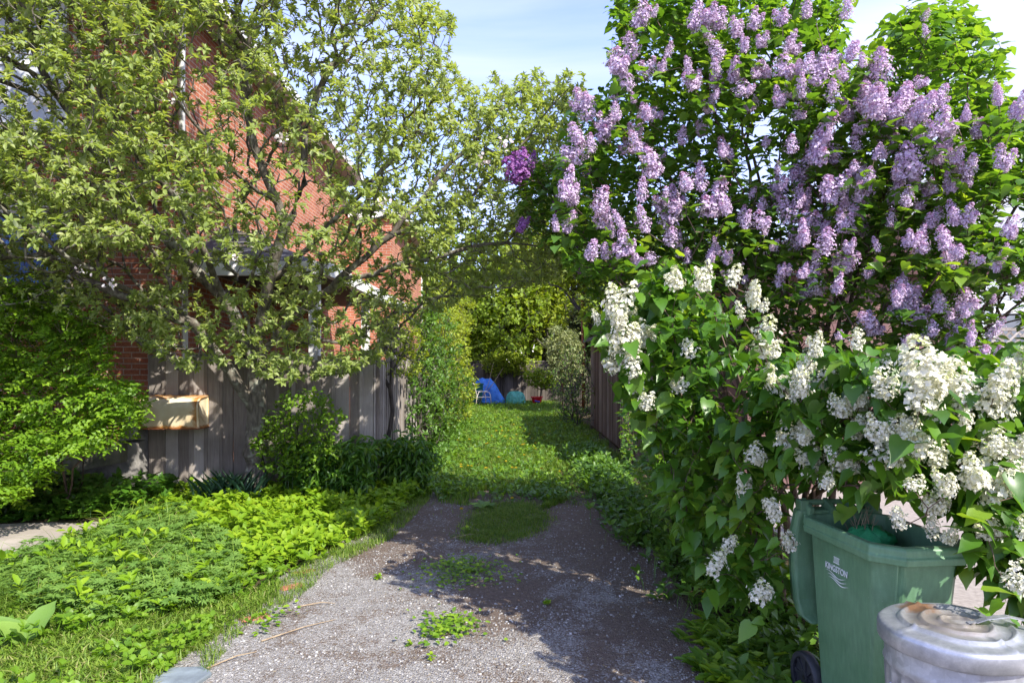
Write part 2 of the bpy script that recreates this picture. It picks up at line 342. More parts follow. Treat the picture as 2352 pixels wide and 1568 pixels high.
def grow(limbs, targets, alpha=.3, step=.16, jit=.03, tipr=.0022, expo=2.3, sag=0.0, rmax=None):
    """limbs: list of point lists (first starts at a root; others start on the nearest existing node).
    returns nodes, parent, radius, tip indices"""
    pos = np.zeros((60000, 3)); par = np.full(60000, -1); plen = np.zeros(60000); n = 0
    def addpt(p, pa):
        nonlocal n
        pos[n] = p; par[n] = pa; plen[n] = 0 if pa < 0 else plen[pa]+np.linalg.norm(pos[pa]-p); n += 1; return n-1
    for li, lb in enumerate(limbs):
        lb = [np.array(p, float) for p in lb]
        if li == 0 or lb[0][2] < .15: cur = addpt(lb[0], -1)
        else: cur = int(np.argmin(np.linalg.norm(pos[:n]-lb[0], axis=1)))
        for q in lb[1:]:
            a = pos[cur].copy(); d = np.linalg.norm(q-a); m = max(1, int(d/.18)); dirn = (q-a)/max(d, 1e-6)
            for i in range(1, m+1):
                j = rng.normal(size=3)*jit*(.6 if i < m else 0); cur = addpt(a+(q-a)*i/m+j, cur)
    T = np.asarray(targets); root = pos[0]
    order = np.argsort(np.linalg.norm(T-root, axis=1)); tips = np.zeros(len(T), int)
    for ti in order:
        t = T[ti]; dv = pos[:n]-t; c = np.sqrt((dv*dv).sum(1))+alpha*plen[:n]
        s = int(np.argmin(c)); a = pos[s].copy(); d = np.linalg.norm(t-a)
        m = max(1, int(math.ceil(d/step)))
        pd = norm(pos[s]-pos[par[s]]) if par[s] >= 0 else np.array([0, 0, 1.])
        ctrl = a+pd*d*.4+np.array([0, 0, .08*d]); cur = s
        for i in range(1, m+1):
            u = i/m; p = (1-u)**2*a+2*u*(1-u)*ctrl+u*u*t
            if i < m: p = p+rng.normal(size=3)*jit*min(1, d)
            cur = addpt(p, cur)
        tips[ti] = cur
    pos = pos[:n]; par = par[:n]
    acc = np.zeros(n); ch = np.zeros(n, bool); ch[par[par >= 0]] = True; acc[~ch] = tipr**expo
    for i in range(n-1, -1, -1):
        if par[i] >= 0: acc[par[i]] += acc[i]
    rad = acc**(1/expo)
    if rmax: rad = rad*min(1, rmax/rad.max()) if rad.max() > rmax else rad
    rad = np.maximum(rad, tipr)
    return pos, par, rad, tips
def branch_mesh(name, pos, par, rad, mat, parent=None, minr=0):
    n = len(pos); idx = np.where(par >= 0)[0]
    d = np.zeros((n, 3)); d[idx] = norm(pos[idx]-pos[par[idx]])
    roots = np.where(par < 0)[0]
    main = np.full(n, -1)
    for i in idx:
        p = par[i]
        if main[p] < 0 or rad[i] > rad[main[p]]: main[p] = i
    for r_ in roots: d[r_] = d[main[r_]] if main[r_] >= 0 else (0, 0, 1)
    parts = []
    for lo, hi, k in ((minr, .006, 3), (.006, .02, 5), (.02, 9, 10)):
        s = idx[(rad[idx] >= lo) & (rad[idx] < hi)]
        if not len(s): continue
        p = par[s]; ism = main[p] == s
        d0 = np.where(ism[:, None], d[p], d[s]); r0 = np.where(ism, rad[p], np.minimum(rad[p], rad[s]*1.25)); r0 = np.minimum(r0, rad[s]*2.2)
        def ring(c, dd, rr):
            ref = np.where(np.abs(dd[:, 2:3]) < .93, np.array([[0, 0, 1.]]), np.array([[1., 0, 0]])); a = norm(np.cross(dd, ref)); b = np.cross(dd, a)
            th = 2*np.pi*np.arange(k)/k
            return c[:, None]+rr[:, None, None]*(a[:, None]*np.cos(th)[None, :, None]+b[:, None]*np.sin(th)[None, :, None])
        Vv = np.concatenate([ring(pos[p], d0, r0), ring(pos[s], d[s], rad[s])], 1).reshape(-1, 3)
        q = np.array([(j, (j+1) % k, k+(j+1) % k, k+j) for j in range(k)])
        parts.append((Vv, [((np.arange(len(s))*2*k)[:, None, None]+q).reshape(-1, 4)], [np.repeat(rng.random(len(s)), k)]))
    V, f, r_ = merge(parts)
    return mesh_np(name, V, f, mat, r_, True, parent)
def tipdirs(pos, par, tips):
    return norm(pos[tips]-pos[par[tips]])

def rosettes(P, D, k, Ln, ratio, kind, spread=.9, up=.3, sunk=.0, rn0=None, lv=.25):
    """k leaves round each tip"""
    n = len(P); th = rng.random((n, 1))*6.28+np.arange(k)[None]*2.4+rng.normal(size=(n, k))*.3
    ref = np.where(np.abs(D[:, 2:3]) < .9, np.array([[0, 0, 1.]]), np.array([[1., 0, 0]])); A = norm(np.cross(D, ref)); B = np.cross(D, A)
    rad = A[:, None]*np.cos(th)[..., None]+B[:, None]*np.sin(th)[..., None]
    sp = spread*(.6+.8*rng.random((n, k, 1)))
    dd = norm(D[:, None]*(1.0-.5*sp)+rad*sp+np.array([0, 0, up])*rng.random((n, k, 1)))
    nn = norm(D[:, None]*.8+np.array([0, 0, .9])-rad*.2+rng.normal(size=(n, k, 3))*.25)
    off = rad*Ln*.08*rng.random((n, k, 1))-D[:, None]*Ln*sunk*rng.random((n, k, 1))
    ll = Ln*(.55+.6*rng.random((n, k)))
    rn = (rng.random((n, 1)) if rn0 is None else rn0[:, None])*(1-lv)+lv*rng.random((n, k))
    PP = (P[:, None]+off).reshape(-1, 3)
    return leaves(PP, dd.reshape(-1, 3), nn.reshape(-1, 3), ll.ravel(), (ll*ratio*(.85+.3*rng.random((n, k)))).ravel(), kind, rn.ravel())
def twig_leaves(pos, par, rad, maxr, Ln, ratio, kind, per=2, up=.4, lv=.4):
    """pairs of leaves along thin twigs"""
    s = np.where((par >= 0) & (rad < maxr))[0]; s = np.repeat(s, per); n = len(s)
    a = pos[par[s]]; b = pos[s]; u = rng.random((n, 1)); P = a+(b-a)*u; D = norm(b-a)
    rd = rdir(n); rd = norm(rd-D*(rd*D).sum(1, keepdims=True)); dd = norm(D*.5+rd+np.array([0, 0, up])*rng.random((n, 1)))
    nn = norm(np.array([0, 0, 1.])+rng.normal(size=(n, 3))*.35+rd*.1)
    ll = Ln*(.55+.6*rng.random(n)); rn = (1-lv)*((vnoise(P[:, 0]+P[:, 2]*.7, P[:, 1]+P[:, 2], 3)+1)/2)+lv*rng.random(n)
    return leaves(P, dd, nn, ll, ll*ratio*(.85+.3*rng.random(n)), kind, np.clip(rn, 0, 1))

# ------------------------------------------------------------------ ground
def axis(lo, a, b, hi, fine, nco):
    l = a-np.geomspace(fine, a-lo, nco)[::-1]; h = b+np.geomspace(fine, hi-b, nco)
    return np.concatenate([l, np.arange(a, b, fine), h])
def sheet(name, xs, ys, mat, dz=0, keep=None, edge=None):
    X, Y = np.meshgrid(xs, ys); Z = gz(X, Y)+dz
    V = np.stack([X, Y, Z], -1).reshape(-1, 3); nx = len(xs); ny = len(ys)
    i, j = np.meshgrid(np.arange(nx-1), np.arange(ny-1)); a = (j*nx+i).ravel(); f = np.stack([a, a+1, a+nx+1, a+nx], 1)
    if keep is not None:
        c = V[f].mean(1); f = f[keep(c[:, 0], c[:, 1])]
        u, inv = np.unique(f, return_inverse=True); V = V[u]; f = inv.reshape(f.shape)
    return struct(mesh_np(name, V, [f], mat))
def groundmat():
    m, n, b, o = newmat('soil'); t = noise(n, 2.5, 8); t2 = noise(n, 26, 8, rough=.7)
    c = rampnode(n, [(.35, (.055, .042, .028)), (.65, (.11, .09, .055))], t.outputs[0]); c2 = rampnode(n, [(.35, (.6, .6, .6)), (.7, (1.4, 1.35, 1.2))], t2.outputs[0])
    n.links.new(mixc(n, 1, c.outputs[0], c2.outputs[0], 'MULTIPLY'), b.inputs['Base Color']); b.inputs['Roughness'].default_value = 1; b.inputs['Specular IOR Level'].default_value = .1
    bumpn(n, b, t2.outputs[0], 1, .03); return m
def gravelmat():
    m, n, b, o = newmat('gravel_drive')
    tcn = n.nodes.new('ShaderNodeTexCoord')
    def vor(s, feat='F1'):
        v = n.nodes.new('ShaderNodeTexVoronoi'); v.inputs['Scale'].default_value = s; v.feature = feat; v.inputs['Randomness'].default_value = 1; n.links.new(tcn.outputs['Object'], v.inputs['Vector']); return v
    v1 = vor(95); v2 = vor(38); sep = n.nodes.new('ShaderNodeSeparateColor'); n.links.new(v1.outputs['Color'], sep.inputs[0])
    stones = rampnode(n, [(0, (.19, .175, .155)), (.4, (.28, .262, .238)), (.85, (.36, .345, .32)), (1, (.47, .455, .43))], sep.outputs[0])
    t2 = noise(n, 30, 8, rough=.75); soil = rampnode(n, [(.3, (.10, .072, .053)), (.6, (.185, .142, .11)), (.8, (.26, .215, .175))], t2.outputs[0])
    # where stones lie: worn patches
    t = noise(n, 1.1, 6, rough=.62, dist=.6); t3 = noise(n, 9, 5, rough=.7)
    s = n.nodes.new('ShaderNodeSeparateXYZ'); n.links.new(tcn.outputs['Object'], s.inputs[0])
    a1 = n.nodes.new('ShaderNodeMath'); a1.operation = 'MULTIPLY_ADD'; n.links.new(s.outputs[0], a1.inputs[0]); a1.inputs[1].default_value = -.07; n.links.new(t.outputs[0], a1.inputs[2])
    a2 = n.nodes.new('ShaderNodeMath'); a2.operation = 'MULTIPLY_ADD'; n.links.new(s.outputs[1], a2.inputs[0]); a2.inputs[1].default_value = -.055; n.links.new(a1.outputs[0], a2.inputs[2])
    a3 = n.nodes.new('ShaderNodeMath'); a3.operation = 'MULTIPLY_ADD'; n.links.new(t3.outputs[0], a3.inputs[0]); a3.inputs[1].default_value = .5; n.links.new(a2.outputs[0], a3.inputs[2])
    sp2 = n.nodes.new('ShaderNodeSeparateColor'); n.links.new(v1.outputs['Color'], sp2.inputs[0])
    a4 = n.nodes.new('ShaderNodeMath'); a4.operation = 'MULTIPLY_ADD'; n.links.new(sp2.outputs[1], a4.inputs[0]); a4.inputs[1].default_value = .20; n.links.new(a3.outputs[0], a4.inputs[2])
    fac = rampnode(n, [(.55, (0, 0, 0)), (.67, (1, 1, 1))], a4.outputs[0])
    n.links.new(mixc(n, fac.outputs[0], soil.outputs[0], stones.outputs[0]), b.inputs['Base Color']); b.inputs['Roughness'].default_value = .95; b.inputs['Specular IOR Level'].default_value = .2
    h = n.nodes.new('ShaderNodeMath'); h.operation = 'MULTIPLY_ADD'; n.links.new(v1.outputs['Distance'], h.inputs[0]); h.inputs[1].default_value = -1.2; n.links.new(t2.outputs[0], h.inputs[2])
    bumpn(n, b, h.outputs[0], .9, .012); return m
M['soil'] = groundmat(); M['gravel'] = gravelmat()
sheet('ground', axis(-400, -7, 6, 400, .12, 14), axis(-30, 1.5, 30, 600, .14, 14), M['soil'])
def drive_keep(x, y):
    l = np.interp(y, [0, 3.8, 5, 5.8, 6.9, 8.8, 9.6], [-2.0, -2.0, -1.95, -1.9, -1.65, -1.2, -1.0])+.07*vnoise(x, y, 6)
    r_ = np.interp(y, [0, 3.8, 6, 8, 9.6], [1.3, 1.25, 1.35, 1.45, 1.4])+.07*vnoise(x, y, 7, 2)
    return (x > l) & (x < r_) & (y < 9.6+.3*vnoise(x, y, 3, 4))
sheet('driveway', np.arange(-2.3, 1.9, .05), np.arange(-1, 10.2, .05), M['gravel'], .004, drive_keep)
sheet('neighbour_driveway', np.arange(2.75, 9, .15), np.arange(-2, 9.6, .15), M['neigh'], .005)
def walk_keep(x, y): return (y < 7.42+.0*x+.05*vnoise(x, y, 5)) & (y > 5.2) & (x < -3.0+(y-7.0)*.4)
sheet('sidewalk', np.arange(-9, -2.6, .08), np.arange(5, 8.2, .08), M['concrete'], .006, walk_keep)

# loose stones on the drive
def stones(n, sel):
    q = np.stack([rng.uniform(-2.05, 1.6, n*3), 2.2+rng.random(n*3)**1.3*7.2], 1)
    q = q[drive_keep(q[:, 0], q[:, 1])]; wgt = .32+.55*vnoise(q[:, 0], q[:, 1], 1.7, 2)-.12*q[:, 0]-.05*(q[:, 1]-3)
    q = q[rng.random(len(q)) < np.clip(wgt*1.1, .10, 1)][:n]; n = len(q)
    B = np.array([(-1, -1, -1), (1, -1, -1), (1, 1, -1), (-1, 1, -1), (-1, -1, 1), (1, -1, 1), (1, 1, 1), (-1, 1, 1)])*.5
    s = .003+.011*rng.random((n, 1, 1))**3.5; V = B[None]*(1+rng.uniform(-.45, .45, (n, 8, 3)))*s*np.array([1.2, 1, .7])
    th = rng.random(n)*6.28; c, si = np.cos(th)[:, None], np.sin(th)[:, None]
    V = np.stack([V[..., 0]*c-V[..., 1]*si, V[..., 0]*si+V[..., 1]*c, V[..., 2]], -1)
    V += np.stack([q[:, 0], q[:, 1], gz(q[:, 0], q[:, 1])+.006], 1)[:, None]
    q4 = np.array([(3, 2, 1, 0), (4, 5, 6, 7), (0, 1, 5, 4), (1, 2, 6, 5), (2, 3, 7, 6), (3, 0, 4, 7)])
    return mesh_np('gravel', V.reshape(-1, 3), [((np.arange(n)*8)[:, None, None]+q4).reshape(-1, 4)], sel, [np.repeat(rng.random(n), 6)], False)
m, n_, b_, o_ = newmat('loose_stone'); at_ = n_.nodes.new('ShaderNodeAttribute'); at_.attribute_name = 'rnd'
rp_ = rampnode(n_, [(0, (.15, .13, .11)), (.4, (.25, .235, .215)), (.85, (.35, .335, .31)), (1, (.50, .485, .46))], at_.outputs['Fac']); n_.links.new(rp_.outputs[0], b_.inputs['Base Color']); b_.inputs['Roughness'].default_value = .9
tag(stones(26000, m), 'loose pale grey gravel lying on the driveway', 'gravel', kind='stuff')

# ------------------------------------------------------------------ brick house
house = empty('brick_house', 'orange red brick house with pale eaves behind the apple tree', 'house', (-8, 14, 0))
def hb(mb, name, mat, par=house, **k):
    o = mb.build(name, mat, None, **k); o.parent = par; o.matrix_parent_inverse = Matrix.Translation(-Vector(par.location)); return o
HXW, HYF, HYB = -4.74, 9.4, 19.6
b = MB(); b.box(-13, HXW, HYF, HYB, -.2, 6.95); b.box(-12.5, -3.4, HYB-.3, 25.6, -.2, 5.9); hb(b, 'wall', M['brick'])
b = MB()   # hipped roofs
def hip(b, x0, x1, y0, y1, z, h, ov):
    x0 -= ov; x1 += ov; y0 -= ov; y1 += ov; cx = (x0+x1)/2; dy = (x1-x0)/2*.9
    v = [(x0, y0, z), (x1, y0, z), (x1, y1, z), (x0, y1, z), (cx, min(y0+dy, (y0+y1)/2-.1), z+h), (cx, max(y1-dy, (y0+y1)/2+.1), z+h)]
    b.add(v, [(0, 1, 4), (1, 2, 5, 4), (2, 3, 5), (3, 0, 4, 5), (3, 2, 1, 0)], .5)
hip(b, -13, HXW, HYF, HYB, 7.02, 2.4, .5); hip(b, -12.5, -3.4, HYB+.1, 25.6, 6.0, 1.7, .35)
rf = hb(b, 'roof', M['shingle'])
b = MB(); b.box(-13.5, HXW+.42, HYF-.42, HYB+.3, 6.90, 6.96); b.box(-12.7, -3.1, HYB+.1, 25.9, 5.88, 5.94); hb(b, 'soffit', M['beige'])
b = MB()
b.box(HXW+.42, HXW+.56, HYF-.55, HYB+.4, 6.86, 7.02); b.box(-13.5, HXW+.42, HYF-.55, HYF-.42, 6.86, 7.02)
b.box(-3.1, -2.97, HYB+.1, 26.0, 5.84, 6.0); b.box(-4.6, -3.1, HYB-.45, HYB-.32, 5.84, 6.0); hb(b, 'gutter', M['white'])
b = MB(); b.tube([(HXW+.35, HYF-.3, 6.85), (HXW+.1, HYF+.2, 6.3), (HXW+.07, HYF+.25, 6.0), (HXW+.07, HYF+.25, 3.3)], .045, 8); hb(b, 'downspout', M['white'], smooth=True)
b = MB(); b.box(-3.46, -3.36, 25.52, 25.66, -.1, 5.9); hb(b, 'corner_board', M['white'])
def window(x0, x1, z0, z1, glass, frame, sill=True, head=None):
    b = MB(); t = .07; y0, y1 = HYF-.05, HYF+.02
    b.box(x0, x0+t, y0, y1, z0, z1); b.box(x1-t, x1, y0, y1, z0, z1); b.box(x0+t, x1-t, y0, y1, z0, z0+t); b.box(x0+t, x1-t, y0, y1, z1-t, z1)
    b.box(x0+t, x1-t, y0+.01, y1, (z0+z1)/2-.025, (z0+z1)/2+.025)
    wn = hb(b, 'window', frame)
    g = MB(); g.box(x0+t, x1-t, HYF-.015, HYF+.01, z0+t, z1-t); hb(g, 'pane', glass, wn)
    if sill: s = MB(); s.box(x0-.12, x1+.12, HYF-.13, HYF+.02, z0-.14, z0-.003); hb(s, 'sill', frame, wn)
    if head: s = MB(); s.box(x0-.12, x1+.12, HYF-.1, HYF+.02, z1+.003, z1+.2); hb(s, 'lintel', head, wn)
window(-8.0, -6.1, 5.05, 6.75, M['glass_pale'], M['white'])
window(-8.3, -6.05, 2.55, 3.9, M['glass_blue'], M['cream'], head=M['cream'])
b = MB(); b.box(-12.8, HXW, HYF-.04, HYF+.01, 3.98+.02, 4.06); hb(b, 'band', M['brick'])
# side porch (lean-to roof)
ps = MB(); zr, zi = 3.2, 4.05
ps.add([(-2.7, 9.75, zr), (HXW, 9.75, zr), (HXW, 11.3, zi), (-2.7, 17, zr), (HXW, 17, zi), (-2.7, 9.75, zr-.03), (HXW, 9.75, zr-.03), (-2.7, 17, zr-.03), (HXW, 17, zr-.03)],
       [(0, 2, 1), (0, 3, 4, 2), (5, 6, 8, 7), (3, 7, 8, 4)], .5); pr = hb(ps, 'porch_roof', M['shingle'])
b = MB(); b.box(-4.9, -2.7, 9.66, 9.74, zr-.18, zr+.02); b.box(-2.7, -2.6, 9.66, 17, zr-.18, zr+.02); hb(b, 'fascia', M['white'], pr)
b = MB(); b.box(-4.9, -4.72, 9.8, 9.95, 0, zr-.18)
hb(b, 'porch_post', M['white'])
for x, y in ((-2.85, 9.8), (-2.85, 13.2), (-2.85, 16.6)):
    b = MB(); b.box(x-.07, x+.07, y, y+.14, 0, zr-.18); hb(b, 'porch_post', M['white'])
b = MB(); b.box(HXW, HXW+.05, 12, 13, .3, 2.4); hb(b, 'door', M['dark'])
b = MB(); b.add([(-3.36, 24.2, 3.1), (-2.6, 24.2, 2.85), (-2.6, 27, 2.85), (-3.36, 27, 3.1), (-3.36, 24.2, 3.0), (-2.6, 24.2, 2.75), (-2.6, 27, 2.75), (-3.36, 27, 3.0)], [(0, 1, 2, 3), (7, 6, 5, 4), (0, 4, 5, 1), (1, 5, 6, 2), (2, 6, 7, 3), (3, 7, 4, 0)], .5); hb(b, 'rear_canopy', M['white'])

# low stone wall and railing in front of the house
st = empty('stone_wall', 'low crumbling stone wall with sloping mossy coping under the green shrub', 'wall', (-6, 8.9, 0))
def pb(mb, par, name, mat, **k):
    o = mb.build(name, mat, None, **k); o.parent = par; o.matrix_parent_inverse = (Matrix.Translation(par.location) @ par.rotation_euler.to_matrix().to_4x4()).inverted(); return o
b = MB(); b.add([(-9, 8.95, -.1), (-5.0, 8.95, -.1), (-5.0, 8.95, .52), (-6.9, 8.95, .18), (-9, 8.95, .1), (-9, 9.25, -.1), (-5.0, 9.25, -.1), (-5.0, 9.25, .52), (-6.9, 9.25, .18), (-9, 9.25, .1)],
    [(0, 1, 2, 3, 4), (9, 8, 7, 6, 5), (0, 5, 6, 1), (1, 6, 7, 2), (2, 7, 8, 3), (3, 8, 9, 4), (4, 9, 5, 0)])
pb(b, st, 'footing', M['stone'])
b = MB()
xs = np.linspace(-9, -5.05, 26); prof = []
for x in xs:
    zt = np.interp(x, [-9, -7, -5.05], [.2, .26, .74])+random.uniform(-.015, .015); zb = zt-.2-random.uniform(0, .05)
    prof.append([(x, 8.80+random.uniform(-.02, .02), zb), (x, 8.78, zt-.02), (x, 8.86, zt), (x, 9.3, zt), (x, 9.3, zb)])
b.loft(prof); pb(b, st, 'coping', M['mossy'])
b = MB(); b.box(-5.2, -4.93, 8.98, 9.3, -.1, .75, jit=.02); b.box(-5.18, -4.94, 9.0, 9.28, .75, 1.05, jit=.02); pb(b, st, 'pillar', M['stone'])
b = MB()
for x in np.arange(-6.6, -5.2, .16): b.tube([(x, 9.1, .5), (x, 9.1, 1.35)], .011, 6)
b.tube([(-6.7, 9.1, 1.3), (-5.1, 9.1, 1.35)], .016, 6); b.tube([(-6.7, 9.1, .75), (-5.1, 9.1, .85)], .012, 6)
rail = b.build('iron_railing', M['iron']); tag(rail, 'thin black iron railing standing on the mossy stone wall', 'railing')

# ------------------------------------------------------------------ fences
def board_fence(name, label, p0, p1, h, mat, bw=.19, base=.05, wob=.045, rail_z=(.4, 1.5), cap=False, side=1, posts=2.4):
    p0 = Vector((*p0, 0)); p1 = Vector((*p1, 0)); d = (p1-p0); Ln = d.length; d.normalize(); nrm = Vector((d.y, -d.x, 0))*side
    root = empty(name, label, 'fence', tuple((p0+p1)/2))
    b = MB(); x = 0
    while x < Ln-.02:
        w_ = min(bw*random.uniform(.8, 1.15), Ln-x); hh = h+random.uniform(-wob, wob); c = p0+d*(x+w_/2)+nrm*random.uniform(0, .012)
        z0 = base+random.uniform(-.02, .03); b.obox((c.x, c.y, (hh+z0)/2), d*(w_/2-.004), nrm*.011, Vector((0, 0, (hh-z0)/2))); x += w_
        if random.random() < .8:
            c = p0+d*x+nrm*.022; z0 = base+random.uniform(-.03, .06); hh = h+random.uniform(-wob, wob)
            b.obox((c.x, c.y, (hh+z0)/2), d*.024, nrm*.011, Vector((0, 0, (hh-z0)/2)))
    pb(b, root, 'boards', mat)
    b = MB()
    for z in rail_z: c = (p0+p1)/2-nrm*.035; b.obox((c.x, c.y, z), d*Ln/2, nrm*.02, Vector((0, 0, .045)))
    pb(b, root, 'rails', mat)
    k = max(2, int(Ln/posts)+1)
    for i in range(k):
        c = p0+d*(Ln*i/(k-1))-nrm*.1; b = MB(); b.obox((c.x, c.y, (h+.05)/2), d*.045, nrm*.045, Vector((0, 0, (h+.05)/2))); pb(b, root, 'post', mat)
    if cap:
        b = MB(); c = (p0+p1)/2; b.obox((c.x, c.y, h+.06), d*Ln/2, nrm*.06, Vector((0, 0, .02))); pb(b, root, 'cap_rail', mat)
    return root
board_fence('board_fence', 'weathered grey board and batten fence behind the apple trunk', (-4.9, 9.22), (-1.84, 9.22), 1.84, M['wood'], side=1, base=.12)
board_fence('board_fence', 'weathered grey fence along the left of the grassy lane', (-1.82, 9.3), (-2.0, 29.6), 1.84, M['wood'], side=1)
board_fence('board_fence', 'dark old board fence closing the far end of the lane', (-2.0, 29.8), (3.6, 29.8), 1.75, M['wood_dark'], side=1, cap=True)
b = MB()
for x in np.arange(-4.95, -1.8, .33): b.box(x, x+.31, 9.08, 9.36, -.1, .1+random.uniform(0, .05), jit=.015)
tag(b.build('stone_footing', M['stone']), 'rough stone footing under the grey board fence', 'footing')
# trellis top on the lane fence
b = MB()
for y in np.arange(9.4, 12.2, .09): b.box(-1.86, -1.84, y, y+.02, 1.9, 2.35)
for z in (1.95, 2.15, 2.32): b.box(-1.835, -1.82, 9.3, 12.2, z, z+.03)
tag(b.build('trellis', M['wood_dark']), 'dark slatted trellis on top of the lane fence corner', 'trellis')

# rusty mailbox on the fence
def mailmat():
    m, n, b, o = newmat('rusty_cream_enamel'); t = noise(n, 7, 8, rough=.7); tcn = n.nodes.new('ShaderNodeTexCoord'); s = n.nodes.new('ShaderNodeSeparateXYZ'); n.links.new(tcn.outputs['Generated'], s.inputs[0])
    def edge(o_, w_):
        a = n.nodes.new('ShaderNodeMath'); a.operation = 'SUBTRACT'; n.links.new(o_, a.inputs[0]); a.inputs[1].default_value = .5
        c = n.nodes.new('ShaderNodeMath'); c.operation = 'ABSOLUTE'; n.links.new(a.outputs[0], c.inputs[0]); return c.outputs[0]
    ez = edge(s.outputs[2], 0); ex = edge(s.outputs[0], 0); mxn = n.nodes.new('ShaderNodeMath'); mxn.operation = 'MAXIMUM'; n.links.new(ez, mxn.inputs[0]); n.links.new(ex, mxn.inputs[1])
    ad_ = n.nodes.new('ShaderNodeMath'); ad_.operation = 'MULTIPLY_ADD'; n.links.new(t.outputs[0], ad_.inputs[0]); ad_.inputs[1].default_value = .38; n.links.new(mxn.outputs[0], ad_.inputs[2])
    f = rampnode(n, [(.60, (0, 0, 0)), (.67, (1, 1, 1))], ad_.outputs[0])
    cr_ = rampnode(n, [(.3, (.78, .70, .50)), (.62, (.66, .52, .32))], noise(n, 4, 6).outputs[0]); ru = rampnode(n, [(.35, (.34, .13, .03)), (.65, (.52, .26, .07))], noise(n, 16, 5).outputs[0])
    n.links.new(mixc(n, f.outputs[0], cr_.outputs[0], ru.outputs[0]), b.inputs['Base Color']); b.inputs['Roughness'].default_value = .55; bumpn(n, b, t.outputs[0], .15, .003); return m
M['mail'] = mailmat()
MXc = (-4.87, -4.08); mbx = empty('mailbox', 'rusty cream metal mailbox hanging on the grey board fence', 'mailbox', (-4.47, 9.05, .95))
def mprof(x):   # cross-section in y,z : rounded top front
    pts = [(9.19, .93), (8.90, .93), (8.88, 1.20)]
    for t in np.linspace(0, 90, 7)[1:]: pts.append((8.88+.12*(1-math.cos(R(t))), 1.20+.13*math.sin(R(t))))
    pts.append((9.19, 1.35)); return [(x, y, z) for y, z in pts]
b = MB(); b.loft([mprof(MXc[0]), mprof(MXc[1]-.03)]); pb(b, mbx, 'case', M['mail'])
b = MB()   # open end hood with a shadowed recess
a0 = mprof(MXc[1]-.029); a1 = mprof(MXc[1]); b.loft([a0, a1], cap0=False, cap1=False)
inn = lambda x: [(x, 9.04+(y-9.04)*.93, 1.14+(z-1.14)*.93) for _, y, z in mprof(x)]
b.loft([a1, inn(MXc[1]), inn(MXc[1]-.02)], cap0=False, cap1=True); b.tube([(MXc[1]-.02, 8.9, 1.15), (MXc[1]-.02, 9.15, .97)], .012, 6); pb(b, mbx, 'end_hood', M['mail'])
b = MB(); b.box(MXc[0]-.01, MXc[1]+.005, 8.865, 9.2, .918, .928); pb(b, mbx, 'drip_edge', M['rustpipe'])

# ------------------------------------------------------------------ shed and things along the lane, right
shed = empty('wooden_shed', 'red brown board shed with dark sloping roof right of the lane', 'shed', (3.6, 15.5, 0))
b = MB()
y = 12.0
while y < 19: wv = random.uniform(.12, .17); b.box(2.2-random.uniform(0, .012), 2.225, y, y+wv-.006, .05, 2.35); y += wv
x = 2.2
while x < 5: wv = random.uniform(.12, .17); b.box(x, x+wv-.006, 11.98-random.uniform(0, .01), 12.0, .05, 2.35+(x-2.2)*.3); x += wv
b.box(2.23, 5, 12.01, 19, 0, 2.33); pb(b, shed, 'wall', M['wood_red'])
b = MB(); b.add([(2.0, 11.8, 2.33), (5.2, 11.8, 3.3), (5.2, 19.2, 3.3), (2.0, 19.2, 2.33), (2.0, 11.8, 2.42), (5.2, 11.8, 3.39), (5.2, 19.2, 3.39), (2.0, 19.2, 2.42)], [(3, 2, 1, 0), (4, 5, 6, 7), (0, 1, 5, 4), (1, 2, 6, 5), (2, 3, 7, 6), (3, 0, 4, 7)]); pb(b, shed, 'roof', M['shingle'])
b = MB(); b.tube([(1.98, 26.5, 0), (1.98, 26.5, 2.1)], .055, 8, .5); tag(b.build('rusty_post', M['rustpipe'], smooth=True), 'rust coloured post standing beside the pale variegated shrub', 'post')
b = MB(); b.tube([(2.62, 25, 0), (2.6, 25, 4.6)], .07, 8, .5); tag(b.build('wooden_pole', M['rustpipe'], smooth=True), 'tall reddish pole rising above the shed roof behind the lilac', 'pole')

# ------------------------------------------------------------------ neighbour's buildings, right
gar = empty('mauve_garage', 'mauve sided garage glimpsed behind the lilac stems', 'garage', (5, 11, 0))
b = MB(); b.box(3.3, 6.6, 9.72, 14, 0, 3.1); z = .25
while z < 3.05: b.obox((4.95, 9.71, z+.07), (1.65, 0, 0), (0, .006, 0), (0, -.006, .072)); z += .15
pb(b, gar, 'wall', M['mauve'])
b = MB(); b.add([(3.0, 9.4, 3.0), (6.95, 9.4, 3.0), (6.95, 14.3, 3.0), (3.0, 14.3, 3.0), (4.97, 9.4, 4.0), (4.97, 14.3, 4.0)], [(0, 1, 4), (1, 2, 5, 4), (2, 3, 5), (3, 0, 4, 5), (3, 2, 1, 0)]); pb(b, gar, 'roof', M['redroof'])
b = MB(); b.box(4.4, 6.2, 9.66, 9.70, .05, 2.2); pb(b, gar, 'door', M['mauve'])
nh = empty('white_house', 'pale blue white sided house with grey roof at the right edge', 'house', (13, 17, 0))
b = MB(); b.box(9.9, 17, 16, 24, 0, 4.7); z = .2
while z < 4.6: b.obox((13.4, 15.99, z+.09), (3.5, 0, 0), (0, .008, 0), (0, -.008, .092)); z += .19
pb(b, nh, 'wall', M['siding'])
b = MB(); b.add([(9.5, 15.6, 4.6), (17.4, 15.6, 4.6), (17.4, 24.4, 4.6), (9.5, 24.4, 4.6), (9.5, 20, 7.2), (17.4, 20, 7.2)], [(0, 1, 5, 4), (1, 2, 5), (2, 3, 4, 5), (3, 0, 4), (3, 2, 1, 0)]); pb(b, nh, 'roof', simple('grey_roof', (.33, .34, .36), (.24, .25, .27), .7, 3, stretch=(1, 1, 9), bump=.4))
